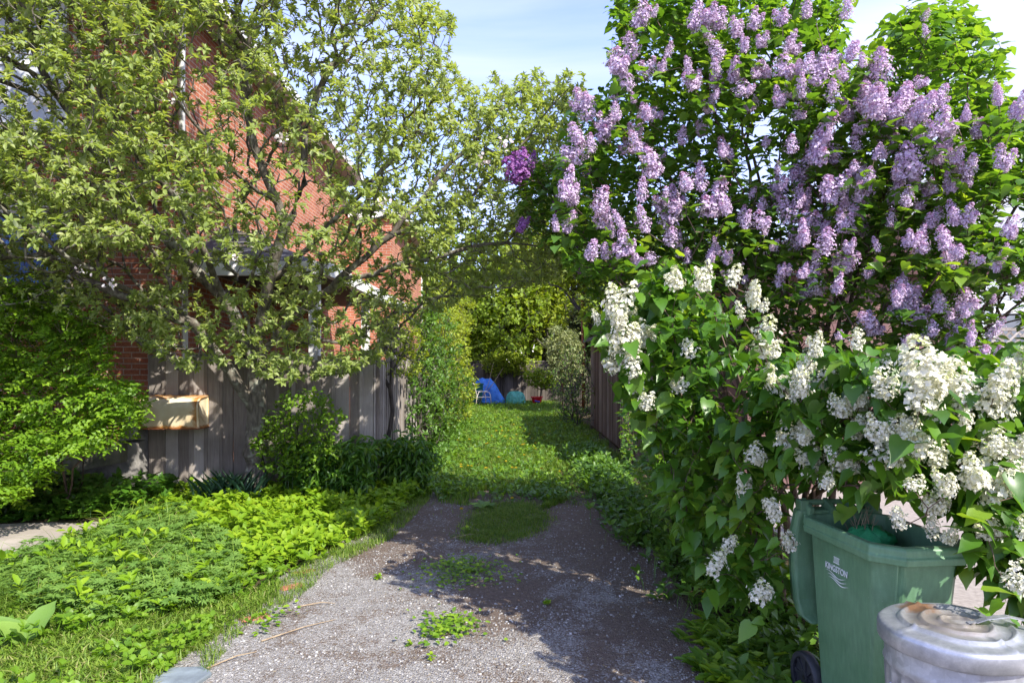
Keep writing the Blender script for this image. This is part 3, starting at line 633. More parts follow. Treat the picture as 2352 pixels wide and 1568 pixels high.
b = MB(); b.box(11.2, 12.1, 15.90, 15.98, 1.5, 3.0); wn = pb(b, nh, 'window', M['white']); b = MB(); b.box(11.28, 12.02, 15.88, 15.899, 1.58, 2.92); o = pb(b, wn, 'pane', M['glass'])
lf = empty('lattice_fence', 'weathered fence with lattice top by the white house', 'fence', (10, 12.5, 0))
b = MB()
for x in np.arange(8.6, 12, .16): b.box(x, x+.15, 12.5, 12.52, 0, 1.85)
pb(b, lf, 'boards', M['wood'])
b = MB()
for i in range(24):
    x = 8.6+i*.15; b.obox((x, 12.505, 2.12), (.25, 0, .25), (0, .004, 0), (-.014, 0, .014)); b.obox((x, 12.52, 2.12), (.25, 0, -.25), (0, .004, 0), (.014, 0, .014))
b.box(8.5, 12.2, 12.49, 12.54, 1.85, 1.9); b.box(8.5, 12.2, 12.49, 12.54, 2.36, 2.42); pb(b, lf, 'lattice', M['wood'])
def rrect(hx, hy, c, z, cx=0, cy=0):
    return [(cx+x, cy+y, z) for x, y in ((-hx+c, -hy), (hx-c, -hy), (hx, -hy+c), (hx, hy-c), (hx-c, hy), (-hx+c, hy), (-hx, hy-c), (-hx, -hy+c))]
tb = empty('teal_cart', 'dark teal wheeled bin far right beside the lattice fence', 'bin', (8.05, 10.7, 0))
b = MB(); b.loft([rrect(.22, .27, .04, .04), rrect(.27, .34, .05, 1.0)]); b.build('body', M['teal'], tb, bevel=.01)
b = MB(); b.loft([rrect(.30, .37, .05, 1.0), rrect(.31, .38, .05, 1.05), rrect(.26, .32, .05, 1.10)]); b.build('lid', M['teal'], tb, bevel=.01)

# ------------------------------------------------------------------ green wheeled bin
def binmat():
    m, n, b, o = newmat('green_plastic'); t = noise(n, 3, 8, rough=.7); t2 = noise(n, 60, 4, stretch=(1, 1, .2)); t3 = noise(n, 160, 2)
    c = rampnode(n, [(.35, (.095, .205, .10)), (.65, (.14, .26, .14))], t.outputs[0]); s = rampnode(n, [(.3, (.85, .85, .85)), (.7, (1.1, 1.1, 1.1))], t2.outputs[0])
    col = mixc(n, 1, c.outputs[0], s.outputs[0], 'MULTIPLY'); f = rampnode(n, [(.70, (0, 0, 0)), (.76, (1, 1, 1))], t3.outputs[0]); col = mixc(n, f.outputs[0], col, (.25, .30, .22))
    n.links.new(col, b.inputs['Base Color']); b.inputs['Roughness'].default_value = .42; rr = rampnode(n, [(.3, (.35, .35, .35)), (.7, (.6, .6, .6))], t.outputs[0]); n.links.new(rr.outputs[0], b.inputs['Roughness'])
    bumpn(n, b, t3.outputs[0], .08, .002); return m
M['bin'] = binmat(); M['rubber'] = simple('black_rubber', (.02, .021, .026), (.035, .035, .04), .55, 30)
M['decal'] = simple('white_print', (.75, .77, .74), (.60, .64, .60), .6, 90, bump=0)
BIN = empty('wheeled_bin', 'open green wheeled bin printed with a white town logo under the white lilac', 'bin', (1.775, 3.27, 0), R(6))
# local: +y back (handle), -y front
def ring(hx, y0, y1, c, z, c2=None):   # chamfered: front corners c, back corners c2
    c2 = c2 or c*.5
    return [(-hx+c, y0, z), (hx-c, y0, z), (hx, y0+c, z), (hx, y1-c2, z), (hx-c2, y1, z), (-hx+c2, y1, z), (-hx, y1-c2, z), (-hx, y0+c, z)]
b = MB()
b.loft([ring(.160, -.20, .25, .06, .03), ring(.168, -.215, .27, .065, .10), ring(.205, -.315, .315, .09, .90), ring(.208, -.32, .32, .09, .97)], cap1=False)
b.loft([ring(.203, -.31, .31, .088, .99), ring(.165, -.22, .26, .07, .12)], cap0=False, cap1=True)   # inner wall
b.build('body', M['bin'], BIN, bevel=.012)
b = MB()   # rim
zs = lambda rr, dz: [(x, y, z+dz) for x, y, z in rr]
b.loft([ring(.207, -.318, .318, .09, .925), ring(.240, -.358, .335, .105, .925), ring(.243, -.362, .338, .106, .955), ring(.237, -.352, .335, .103, .962), ring(.235, -.350, .333, .102, .99), ring(.228, -.340, .33, .1, 1.0), ring(.200, -.305, .31, .085, 1.0), ring(.198, -.303, .308, .085, .95)], cap0=False, cap1=False)
b.build('rim', M['bin'], BIN, bevel=.004)
b = MB()   # pull handle and hinge
b.tube([(-.2, .39, 1.05), (.2, .39, 1.05)], .016, 10)
for x in (-.18, -.06, .06, .18): b.obox((x, .36, 1.02), (.013, 0, 0), (0, .045, .02), (0, -.012, .035))
for x in (-.2, .2): b.obox((x, .37, 1.02), (.022, 0, 0), (0, .03, 0), (0, 0, .05))
b.box(-.21, .21, .325, .36, .95, 1.0); b.build('handle', M['bin'], BIN, bevel=.004)
b = MB()   # lid hanging open behind
rings_ = []
for z, off, hw in ((1.02, .40, .232), (.90, .425, .243), (.72, .43, .245), (.55, .42, .24), (.47, .40, .225), (.43, .37, .18)):
    rings_.append([(-hw, off-.07, z), (hw, off-.07, z), (hw+.006, off-.04, z), (hw-.02, off+.035, z), (-hw+.02, off+.035, z), (-hw-.006, off-.04, z)])
b.loft(rings_); b.build('lid', M['bin'], BIN, bevel=.012)
b = MB()
pass
b.tube([(-.15, -.318, .925), (-.147, -.300, .74)], .0045, 6); b.tube([(.207, -.2, .925), (.203, -.2, .82)], .012, 6); b.build('front_ribs', M['bin'], BIN)
for sx_ in (-1, 1):
    xw = -.15 if sx_ < 0 else .15
    b = MB(); k = 28; pr_ = []
    for r_, dx in ((.10, -.022), (.118, -.028), (.128, -.022), (.130, 0), (.128, .022), (.118, .028), (.10, .022)):
        pr_.append([(xw+dx*1.0+sx_*.03, .36+r_*math.cos(6.2832*j/k), .135+r_*math.sin(6.2832*j/k)) for j in range(k)])
    pr_.append(pr_[0]); b.loft(pr_, cap0=False, cap1=False); wh = b.build('wheel', M['rubber'], BIN, smooth=True)
    b = MB(); b.tube([(xw+sx_*.03-.018, .36, .135), (xw+sx_*.03+.018, .36, .135)], .035, 14)
    for a in range(8):
        t = a*math.pi/4; b.obox((xw+sx_*.03, .36+.068*math.cos(t), .135+.068*math.sin(t)), (.014, 0, 0), (0, .036*math.cos(t), .036*math.sin(t)), (0, -.011*math.sin(t), .011*math.cos(t)))
    b.tube([(xw+sx_*.03-.006, .36, .135), (xw+sx_*.03+.006, .36, .135)], .104, 20); o = b.build('hub', M['rubber'], BIN); o.parent = wh
b = MB(); b.tube([(-.2, .36, .135), (.2, .36, .135)], .012, 8); b.build('axle', M['iron'], BIN)
# logo on the left side
def textmesh(s, size, bold=.0):
    c = bpy.data.curves.new('lettering', 'FONT'); c.body = s; c.size = size; c.extrude = .0006; c.offset = bold; c.align_x = 'CENTER'
    o = bpy.data.objects.new('lettering', c); COL.objects.link(o); bpy.context.view_layer.update()
    me = bpy.data.meshes.new_from_object(o.evaluated_get(bpy.context.evaluated_depsgraph_get())); bpy.data.objects.remove(o); return me
lg = bpy.data.meshes.new('logo'); bm = bmesh.new()
# local decal frame: u along -y (towards the front), v up; origin at logo centre
def addmesh(me, ox, oz, sxk=1.0):
    t = bmesh.new(); t.from_mesh(me)
    for v_ in t.verts: v_.co = Vector((v_.co.x*sxk+ox, v_.co.y+oz, v_.co.z))
    tm = bpy.data.meshes.new('tmp'); t.to_mesh(tm); t.free(); bm.from_mesh(tm)
addmesh(textmesh("KINGSTON", .036, .0006), 0, -.006, .88)
def poly(pts, z=.0006):
    vs_ = [bm.verts.new((x, y, z)) for x, y in pts]; bm.faces.new(vs_)
def rc(x0, x1, y0, y1): poly([(x0, y0), (x1, y0), (x1, y1), (x0, y1)])
rc(-.022, .022, .030, .034)
for x in (-.018, -.010, -.002, .006, .014): rc(x, x+.004, .035, .052)
rc(-.021, .021, .053, .056); rc(-.015, .015, .0575, .061)
for x in (-.013, -.0055, .002, .0095): rc(x, x+.0035, .062, .074)
rc(-.016, .016, .075, .077)
dome = [(.015*math.cos(t), .0785+.020*math.sin(t)) for t in np.linspace(0, math.pi, 12)]; poly(dome)
rc(-.004, .004, .0995, .106); poly([(-.0025, .107), (.0025, .107), (0, .130)])
for k_, oz in enumerate((-.020, -.032, -.044)):
    up_ = [(-.078+k_*.012+.150*t, oz+.008*math.sin(t*6.28+.6)+.0022*math.sin(math.pi*t)) for t in np.linspace(0, 1, 22)]
    lo_ = [(-.078+k_*.012+.150*t, oz+.008*math.sin(t*6.28+.6)-.0022*math.sin(math.pi*t)) for t in np.linspace(0, 1, 22)]
    for i in range(21): poly([lo_[i], lo_[i+1], up_[i+1], up_[i]])
bm.to_mesh(lg); bm.free(); lg.materials.append(M['decal'])
lo = bpy.data.objects.new('logo', lg); COL.objects.link(lo); lo.parent = BIN
tilt = math.atan((.235-.195)/.8); slope_y = 0
lo.rotation_euler = (R(90), 0, R(-90)); lo.rotation_mode = 'XYZ'
mloc = Matrix.Translation((-.2055, .05, .79)) @ Matrix.Rotation(tilt, 4, 'Y') @ Matrix.Rotation(R(-90), 4, 'Z') @ Matrix.Rotation(R(90), 4, 'X') @ Matrix.Scale(1.15, 4)
lo.matrix_local = mloc
# garden waste in the bin
b = MB(); bagm = simple('green_bag', (.06, .42, .16), (.03, .30, .10), .4, 14, bump=.8, bdist=.02)
rings_ = []
for i in range(9):
    t = math.pi*i/8; rings_.append([(-.03+.11*math.sin(t)*math.cos(a)*(1+.25*math.sin(3*a+i)), -.05+.10*math.sin(t)*math.sin(a)*(1+.25*math.cos(4*a+i*2)), .86-.06*math.cos(t)*-1*-1+.012*math.sin(5*a+i)) for a in np.linspace(0, 6.2832, 17)[:-1]])
b.loft(rings_); bg_ = b.build('waste_bag', bagm, smooth=True); bg_.location = Vector(BIN.location)+Vector((.04, .20, .055)); bg_.rotation_euler = BIN.rotation_euler; tag(bg_, 'crumpled green bag inside the open wheeled bin', 'bag')
b = MB()
for i in range(26):
    a = random.uniform(0, 6.28); r0 = random.uniform(0, .05); s_ = Vector((-.08+r0*math.cos(a), -.02+r0*math.sin(a), .84)); d_ = Vector((random.uniform(-.5, .7), random.uniform(-.5, .5), 1.2)).normalized()*random.uniform(.10, .2)
    b.tube([s_, s_+d_*.5, s_+d_+Vector((random.uniform(-.03, .03), 0, -.01))], [.0025, .002, .001], 4)
t_ = b.build('dry_stalks', M['twig']); t_.location = Vector(BIN.location)+Vector((.07, .20, .05)); t_.rotation_euler = BIN.rotation_euler; tag(t_, 'bundle of dry stalks poking up inside the green bin', 'stalks')

# ------------------------------------------------------------------ galvanised can
def galv():
    m, n, b, o = newmat('galvanised_steel'); t = noise(n, 12, 9, rough=.7); v = n.nodes.new('ShaderNodeTexVoronoi'); v.inputs['Scale'].default_value = 38; tcn = n.nodes.new('ShaderNodeTexCoord'); n.links.new(tcn.outputs['Object'], v.inputs['Vector'])
    c = rampnode(n, [(.3, (.36, .37, .39)), (.5, (.46, .47, .49)), (.72, (.58, .59, .61))], t.outputs[0]); sp = n.nodes.new('ShaderNodeSeparateColor'); n.links.new(v.outputs['Color'], sp.inputs[0])
    s = rampnode(n, [(0, (.86, .86, .87)), (1, (1.08, 1.08, 1.08))], sp.outputs[0]); col = mixc(n, 1, c.outputs[0], s.outputs[0], 'MULTIPLY')
    st_ = noise(n, 9, 5, stretch=(5, 5, .5)); f = rampnode(n, [(.56, (0, 0, 0)), (.72, (.6, .6, .6))], st_.outputs[0]); col = mixc(n, f.outputs[0], col, (.30, .29, .28))
    n.links.new(col, b.inputs['Base Color']); b.inputs['Metallic'].default_value = .7
    rr = rampnode(n, [(.3, (.36, .36, .36)), (.7, (.58, .58, .58))], t.outputs[0]); n.links.new(rr.outputs[0], b.inputs['Roughness']); bumpn(n, b, t.outputs[0], .12, .01); return m
def lidm():
    m, n, b, o = newmat('galvanised_lid'); tcn = n.nodes.new('ShaderNodeTexCoord')
    t = noise(n, 14, 9, rough=.75, dist=.3); c = rampnode(n, [(.32, (.33, .34, .36)), (.5, (.44, .45, .47)), (.7, (.60, .61, .63))], t.outputs[0])
    def blob(x, y, r, noisek=.05, sc=9):
        vm = n.nodes.new('ShaderNodeVectorMath'); vm.operation = 'DISTANCE'; n.links.new(tcn.outputs['Object'], vm.inputs[0]); vm.inputs[1].default_value = (x, y, .79)
        tt = noise(n, sc, 6, rough=.7); a = n.nodes.new('ShaderNodeMath'); a.operation = 'MULTIPLY_ADD'; n.links.new(tt.outputs[0], a.inputs[0]); a.inputs[1].default_value = noisek*2; n.links.new(vm.outputs['Value'], a.inputs[2])
        return rampnode(n, [(r*.6+noisek, (1, 1, 1)), (r+noisek, (0, 0, 0))], a.outputs[0]).outputs[0]
    f = n.nodes.new('ShaderNodeMath'); f.operation = 'MULTIPLY'; f.inputs[1].default_value = .75; n.links.new(blob(-.03, 0, .17, .05, 14), f.inputs[0])
    col = mixc(n, f.outputs[0], c.outputs[0], (.40, .33, .27)); col = mixc(n, blob(-.01, .17, .085, .03, 40), col, (.33, .19, .11)); col = mixc(n, blob(.015, -.01, .035, .025, 30), col, (.62, .58, .56))
    n.links.new(col, b.inputs['Base Color']); b.inputs['Metallic'].default_value = .7; b.inputs['Roughness'].default_value = .40; bumpn(n, b, t.outputs[0], .15, .01); return m
M['galv'] = galv(); M['lidg'] = lidm()
CAN = empty('rubbish_can', 'ribbed galvanised metal rubbish can with a dented lid', 'rubbish can', (1.68, 2.58, .018), R(12))
b = MB(); K = 144
def canring(r_, z, amp): return [((r_+amp*max(-.3, math.cos(24*6.2832*j/K)))*math.cos(6.2832*j/K), (r_+amp*max(-.3, math.cos(24*6.2832*j/K)))*math.sin(6.2832*j/K), z) for j in range(K)]
b.loft([canring(.205, .02, 0), canring(.208, .05, 0), canring(.21, .08, .008), canring(.234, .60, .008), canring(.238, .62, 0), canring(.246, .635, 0), canring(.240, .65, 0), canring(.243, .735, 0)], cap1=False)
b.build('body', M['galv'], CAN, smooth=True)
b = MB(); K2 = 120; rad_ = [0, .02, .045, .050, .056, .062, .08, .105, .112, .119, .126, .15, .172, .180, .188, .196, .22, .245, .256, .263, .266, .266, .262]
hz = [.800, .800, .799, .806, .807, .799, .7975, .796, .805, .805, .796, .793, .791, .801, .801, .790, .787, .785, .783, .778, .768, .722, .714]
rings_ = []
for r_, z in zip(rad_, hz):
    rg = []
    for j in range(K2):
        a = 6.2832*j/K2; seg = min(abs(((a*4/6.2832+.5) % 1)-.5)*r_*1.57, 9)
        bump_ = .010*math.exp(-(seg/.010)**2) if .13 < r_ < .25 else 0
        dn = .002*math.sin(3*a+r_*20)+.0015*math.sin(7*a+2)
        rg.append((max(r_, .0005)*math.cos(a), max(r_, .0005)*math.sin(a), z+bump_+(dn if r_ > .03 else 0)))
    rings_.append(rg)
b.loft(rings_[::-1], cap0=False); ld = b.build('lid', M['lidg'], CAN, smooth=True)
b = MB(); pts_ = [(-.02, -.06), (.0, -.06), (.02, -.06)]
hp = [(.03, -.02, .802), (.055, -.03, .806), (.085, -.045, .822), (.15, -.07, .835), (.22, -.10, .822), (.235, -.105, .795)]
for i in range(len(hp)-1):
    a_, c_ = Vector(hp[i]), Vector(hp[i+1]); d_ = c_-a_; b.obox((a_+c_)/2, d_*.52, Vector((.35, .93, 0))*(.009 if i in (0, 4) else .014), Vector((0, 0, .0015)))
o = b.build('handle', M['galv'], CAN); o.parent = ld
for s_ in (-1, 1):
    b = MB(); b.tube([(s_*.243, -.05, .57), (s_*.275, -.05, .55), (s_*.28, 0, .53), (s_*.275, .05, .55), (s_*.243, .05, .57)], .006, 6); b.build('side_handle', M['galv'], CAN)

# ------------------------------------------------------------------ far yard things
tarpm = simple('blue_tarp', (.02, .16, .62), (.06, .28, .80), .35, 5, bump=.8, bdist=.08)
b = MB(); prof = []
for i in range(15):
    t = i/14; row = []
    for j in range(13):
        s_ = j/12; x = -1.5+1.25*s_+.05*math.sin(9*s_+4*t); zt = np.interp(s_, [0, .12, .5, .58, 1], [.95, 1.12, 1.10, .95, .05]); z = zt*(1-.10*t)+.03*math.sin(14*s_+5*t)
        row.append((x+.05*math.sin(7*t+3*s_), 27.9+1.0*t, max(.02, z)))
    prof.append(row)
front = [(x, y-.0, .02+.0*z) for x, y, z in prof[0]]
b.loft([[(x, y-.06+.04*math.sin(20*x), .02) for x, y, z in prof[0]], [(x, y-.03+.05*math.sin(17*x), z*.5) for x, y, z in prof[0]]]+prof, cap0=False, cap1=False, closed=False)
tag(b.build('blue_tarp', tarpm, smooth=True), 'bright blue tarpaulin draped over a pile at the lane end', 'tarpaulin')
gm = simple('green_tarp', (.10, .42, .33), (.04, .26, .20), .5, 9, bump=.7, bdist=.05)
b = MB(); rings_ = []; cx_, cy_ = (1184-1176)*27.6/1568+.0, 27.6
for i in range(11):
    t = i/10*math.pi/2*1.02; rr = .40*math.cos(t)**.45 if i < 10 else .02; z = .06+.52*math.sin(t)
    rings_.append([(cx_+rr*math.cos(a)*(1+.07*math.sin(9*a+i*.3)), cy_+rr*math.sin(a)*(1+.07*math.cos(11*a)), z*(1+.04*math.sin(5*a))) for a in np.linspace(0, 6.2832, 49)[:-1]])
rings_.insert(0, [(x, y, 0) for x, y, z in rings_[0]]); b.loft(rings_); tag(b.build('covered_bundle', gm, smooth=True), 'squat bundle wrapped in pale green tarpaulin with gathered folds', 'bundle')
rb = empty('red_tub', 'small red plastic tub near the dark far fence', 'tub', ((1233-1176)*28/1568, 28, 0))
redm = simple('red_plastic', (.55, .01, .015), (.4, .008, .01), .35, 5, bump=.05)
b = MB(); b.loft([rrect(.16, .13, .05, .02), rrect(.21, .18, .06, .32), rrect(.24, .20, .06, .32), rrect(.24, .20, .06, .36)], cap1=False); b.loft([rrect(.20, .17, .06, .355), rrect(.15, .12, .05, .05)], cap0=False); b.build('body', redm, rb)
b = MB(); b.tube([(-.1, -.2, .2), (.12, -.2, .16)], .03, 8); b.build('handle', simple('blue_plastic', (.02, .05, .4), None, .4), rb)
gc = empty('garden_chair', 'white tube framed garden chair in front of the blue tarpaulin', 'chair', ((1105-1176)*26.8/1568, 26.8, 0), R(25))
tw = simple('white_tube', (.75, .72, .66), (.6, .5, .42), .4, 6, bump=0)
b = MB()
for y_ in (-.26, .26): b.tube([(.32, y_, 0), (.3, y_, .42), (.25, y_, .58), (.12, y_, .64), (-.2, y_, .62), (-.28, y_, .42), (-.34, y_, 0)], .016, 6)
b.tube([(.3, -.26, .4), (.3, .26, .4)], .016, 6); b.tube([(-.26, -.26, .40), (-.40, -.24, .95), (-.40, .24, .95), (-.26, .26, .40)], .016, 6); b.build('frame', tw, gc, smooth=True)
b = MB()
for x_ in np.linspace(-.24, .28, 7): b.box(x_-.03, x_+.03, -.25, .25, .405, .412)
b.build('seat', tw, gc)
b = MB(); b.add([(-.27, -.23, .45), (-.27, .23, .45), (-.40, .23, .93), (-.40, -.23, .93), (-.29, -.23, .45), (-.29, .23, .45), (-.42, .23, .93), (-.42, -.23, .93)], [(0, 1, 2, 3), (7, 6, 5, 4), (0, 4, 5, 1), (1, 5, 6, 2), (2, 6, 7, 3), (3, 7, 4, 0)]); b.build('backrest', M['teal'], gc)
tbx = empty('green_tote', 'teal plastic tote with an oval handle beside the blue tarpaulin', 'tote', ((1099-1176)*27.4/1568-.05, 27.4, .0))
b = MB(); b.loft([rrect(.20, .15, .03, .42), rrect(.24, .18, .04, .88), rrect(.26, .20, .04, .88), rrect(.26, .20, .04, .93)]); b.loft([rrect(.18, .14, .03, .0), rrect(.18, .14, .03, .42)]); b.build('body', M['teal'], tbx)
b = MB(); b.tube([(-.07, -.21, .86), (.07, -.21, .86)], .022, 8); b.build('handle', M['white'], tbx)
for i, (x0, x1, z1, lab) in enumerate(((-1.1, -.75, 1.75, 'thin bare grey stick leaning beside the blue tarpaulin'), (-1.25, -.35, 1.55, 'long bare stick slanting across the teal tote and tarpaulin'))):
    b = MB(); b.tube([(x0-.2, 26.9, .1), ((x0+x1)/2, 27.1, z1*.55), (x1, 27.5, z1)], [.012, .010, .006], 5); tag(b.build('bare_stick', M['twig']), lab, 'stick')

# ------------------------------------------------------------------ apple tree
def plant(name, label, cat, loc, group=None): return empty(name, label, cat, loc, 0, group)
apple = plant('apple_tree', 'wide spreading apple tree with pale green leaves over the grey fence', 'tree', (-3.35, 8.75, 0))
crown_poly = [(-420, 640), (-300, 760), (-100, 720), (60, 690), (160, 720), (300, 780), (420, 850), (540, 830), (640, 880), (760, 860), (860, 850), (930, 780), (980, 720), (1080, 690), (1180, 660), (1290, 640), (1335, 520), (1300, 420), (1345, 250), (1345, 165), (1300, 165), (1265, 205), (1235, 150), (1205, 160), (1165, 195), (1130, 160), (1095, 205), (1060, 175), (1030, 120), (1055, 40), (1020, 20), (990, -10), (960, -120), (800, -330), (400, -520), (0, -480), (-350, -300), (-480, 100)]
def apple_pts(n, rr):
    q = sample_poly(crown_poly, n*3, rr); px, v = q[:, 0], q[:, 1]
    hw = np.sqrt(np.clip(1-((px-520)/900)**2, .12, 1))*np.sqrt(np.clip(1-((v-250)/820)**2, .2, 1))
    y = 7.3+(px-520)/900*.5+hw*rr.uniform(-1.7, 1.6, len(px))
    low = v > 560; y = np.where(low, 8.0+rr.uniform(-1.1, .9, len(px)), y)
    P = Wn(px, v, y)
    P[:, 1] = np.where((P[:, 0] < -1.5) & (P[:, 1] > 8.95) & (P[:, 2] < 8), 8.95-rr.random(len(P))*.8, P[:, 1])
    dens = .50+.5*vnoise(P[:, 0]+P[:, 1]*.6, P[:, 2]-P[:, 1]*.4, 2.3, 5)+.25*vnoise(P[:, 0]-P[:, 1], P[:, 2]*1.3, 5, 1)
    holes = ((np.abs(px-660) < 90) & (np.abs(v-450) < 70) | (np.abs(px-290) < 60) & (np.abs(v-620) < 50) | (np.abs(px-880) < 50) & (np.abs(v-560) < 45) | (np.abs(px-60) < 90) & (np.abs(v-215) < 70)|(np.abs(px-200) < 50) & (np.abs(v-90) < 60)|(np.abs(px-500) < 60) & (np.abs(v-640) < 40)|(np.abs(px-440) < 60) & (np.abs(v-180) < 120)|(np.abs(px-950) < 40) & (np.abs(v-690) < 60))
    dens = np.where(holes, dens*.42, np.where(v > 560, dens+.25, dens+.12)); dens = np.where((px > 850) & (v > 200), dens+.3, dens)
    t = (9.2-P[:, 1])/1.05; X = P[:, 0]-t; Z = P[:, 2]-1.32*t; fl = (Z > -.6) & (Z < 2.1) & (X > -5.6) & (X < -1.6)
    dens = np.where(fl & (vnoise(X, Z, 2.6, 4) > -.15), dens*.16, dens); dens = np.where((X > -5) & (X < -4.0) & (Z > .6) & (Z < 1.6), dens*.3, dens)
    return P[(rr.random(len(P)) < np.clip(dens, .03, 1)) & (P[:, 2] > 1.5)][:n]
ra = np.random.default_rng(5)
T = apple_pts(14600, ra)
A0 = (-3.35, 8.75, 0)
limbs = [[A0, W(592, 960, 8.75), W(588, 830, 8.7)],
         [W(590, 955, 8.75), W(545, 880, 8.55), W(505, 825, 8.4), W(440, 740, 8.0), W(330, 690, 7.6), W(180, 640, 7.2)],
         [W(588, 830, 8.7), W(520, 690, 8.5), W(430, 600, 8.3), W(300, 475, 8.0), W(190, 300, 7.7), W(110, 190, 7.5), W(60, 60, 7.3)],
         [W(588, 830, 8.7), W(600, 740, 8.5), W(620, 640, 8.3), W(655, 520, 8.0), W(640, 470, 7.9), W(600, 380, 7.7), W(560, 230, 7.4), W(575, 60, 7.1)],
         [W(655, 520, 8.0), W(700, 420, 7.9), W(700, 300, 7.8), W(760, 150, 7.7), W(880, 10, 7.6)],
         [W(588, 830, 8.7), W(660, 740, 8.3), W(780, 640, 7.9), W(900, 540, 7.8), W(1010, 400, 7.7), W(1110, 300, 7.6), W(1215, 180, 7.5)],
         [W(780, 640, 7.9), W(960, 600, 7.7), W(1120, 560, 7.6), W(1290, 560, 7.5)],
         [W(620, 640, 8.3), W(720, 560, 8.1), W(850, 420, 8.0), W(960, 300, 7.9), W(1035, 130, 7.8)],
         [W(900, 540, 7.8), W(1050, 470, 7.4), W(1180, 350, 7.2), W(1310, 200, 7.1)],
         [W(430, 600, 8.3), W(330, 560, 7.5), W(200, 600, 6.7), W(40, 590, 6.2)],
         [W(520, 690, 8.5), W(420, 480, 7.6), W(300, 330, 6.8), W(180, 120, 6.3)],
         [W(640, 470, 7.9), W(520, 380, 7.0), W(420, 250, 6.3), W(330, 60, 5.9)],
         [W(640, 680, 8.3), W(760, 740, 7.6), W(860, 780, 7.3)],
         [W(330, 690, 7.6), W(120, 560, 6.6), W(-40, 440, 6.2), W(-200, 380, 6.0)]]
pos, par, rad, tips = grow(limbs, T, .28, .15, .028, .0030, 2.3, rmax=.14)
for i in range(len(pos)):      # root flare
    if pos[i, 2] < .35 and rad[i] > .05: rad[i] *= 1.25
branch_mesh('trunk', pos, par, rad, M['bark'], apple)
D = norm(tipdirs(pos, par, tips)+np.array([0, -.1, .35]))
tone = (vnoise(T[:, 0]+.5*T[:, 1], T[:, 2], 1.5, 3)+1)/2*.5+.5*ra.random(len(T))
parts = [rosettes(pos[tips], D, 9, .072, .50, 'oval', 1.1, .15, .9, tone, .5)]
s2 = np.where((par >= 0) & (rad < .0055))[0]; s2 = s2[ra.random(len(s2)) < .42]
d2 = norm(norm(pos[s2]-pos[par[s2]])+rdir(len(s2))*.9+np.array([0, 0, .4]))
parts.append(rosettes(pos[s2], d2, 6, .064, .50, 'oval', 1.1, .15, .6))
V, f, r_ = merge(parts); mesh_np('crown', V, f, M['l_apple'], r_, True, apple)
# a few last blossoms
bl = [(430*.9, 225), (648, 315), (1110, 372), (150, 310), (248, 650), (540, 590), (880, 465), (1290*.9, 330), (95, 240), (190, 620)]
P = np.array([W(px, v, 6.2) for px, v in bl]); P = np.repeat(P, 14, 0)+rng.normal(size=(140, 3))*.03
V, f, r_ = leaves(P, rdir(140), rdir(140), .035, .028, 'wide'); mesh_np('blossom', V, f, M['f_apple'], r_, True, apple)
print('apple', len(pos), len(T))

# ------------------------------------------------------------------ lilacs
def panicle(lobes, nfl, fl, r0, seed, bud=.22, open_=1.0):
    """upright cone cluster of length 1 along +z, florets size fl"""
    rr = np.random.default_rng(seed); parts = []
    for (ox, tiltx, tilty, Ln, wd) in lobes:
        n = int(nfl*Ln); t = rr.random(n); a = rr.random(n)*6.28; prof = wd*np.sqrt(np.clip(1-(np.abs(t-.38)/np.where(t < .38, .45, .64))**2, .02, 1))*(1-.25*t)
        bumpy = 1+.32*np.sin(a*3+t*12+ox*9)+.15*np.sin(a*5-t*23)+.15*rr.normal(size=n); r_ = prof*bumpy*rr.uniform(.55, 1.05, n)
        P = np.stack([r_*np.cos(a), r_*np.sin(a), t*Ln], 1); O = norm(np.stack([np.cos(a), np.sin(a), .25+.9*t], 1))
        ax = norm(np.array([tiltx, tilty, 1.0])); Rm = np.array(Vector((0, 0, 1)).rotation_difference(Vector(ax)).to_matrix())
        P = P@Rm.T+np.array([ox, ox*.4, 0]); O = norm(O@Rm.T+rr.normal(size=(n, 3))*.35)
        col = np.clip(.05+.42*rr.random(n)**1.4+np.where(t > 1-bud, .42*rr.random(n)+.15, 0)+np.where(rr.random(n) < .09, .45, 0), 0, 1)
        size = fl*(.8+.4*rr.random(n))*np.where(col > .6, .55, 1.0)
        ref = rr.normal(size=(n, 3)); A = norm(np.cross(O, ref)); B = np.cross(O, A)
        for k in range(4):
            th = k*math.pi/2; d = norm(A*math.cos(th)+B*math.sin(th)+O*(.25+.3*rr.random((n, 1))))
            parts.append(leaves(P, d, O, size*.62, size*.52, 'slim', col, 0))
    return merge(parts)
def panmeshes(tag_, mat, fl, nfl, buds=.22):
    L_ = [[(0, 0, 0, 1.0, .27)], [(-.05, -.24, 0, .95, .25), (.07, .26, .1, .8, .24)], [(0, .05, .05, 1, .24), (.15, .55, 0, .6, .2), (-.13, -.5, .1, .55, .19)],
          [(0, -.12, 0, 1, .30)], [(-.06, -.28, .15, .8, .26), (.05, .18, -.1, 1.0, .26)], [(0, 0, .2, .85, .33), (.2, .5, 0, .5, .2)]]
    ms = []
    for i, l in enumerate(L_):
        V, f, r_ = panicle(l, nfl, fl, 0, 40+i+len(tag_), buds); ms.append(mesh_np('flower_cluster', V, f, mat, r_, False, None, False))
    return ms
PM = {'p': panmeshes('purple', M['f_purple'], .075, 400), 'd': panmeshes('deep', M['f_deep'], .085, 300), 'w': panmeshes('white', M['f_white'], .105, 190, .25)}
def orient(up, spin):
    q = Vector((0, 0, 1)).rotation_difference(Vector(up).normalized()).to_matrix().to_4x4(); return q @ Matrix.Rotation(spin, 4, 'Z')
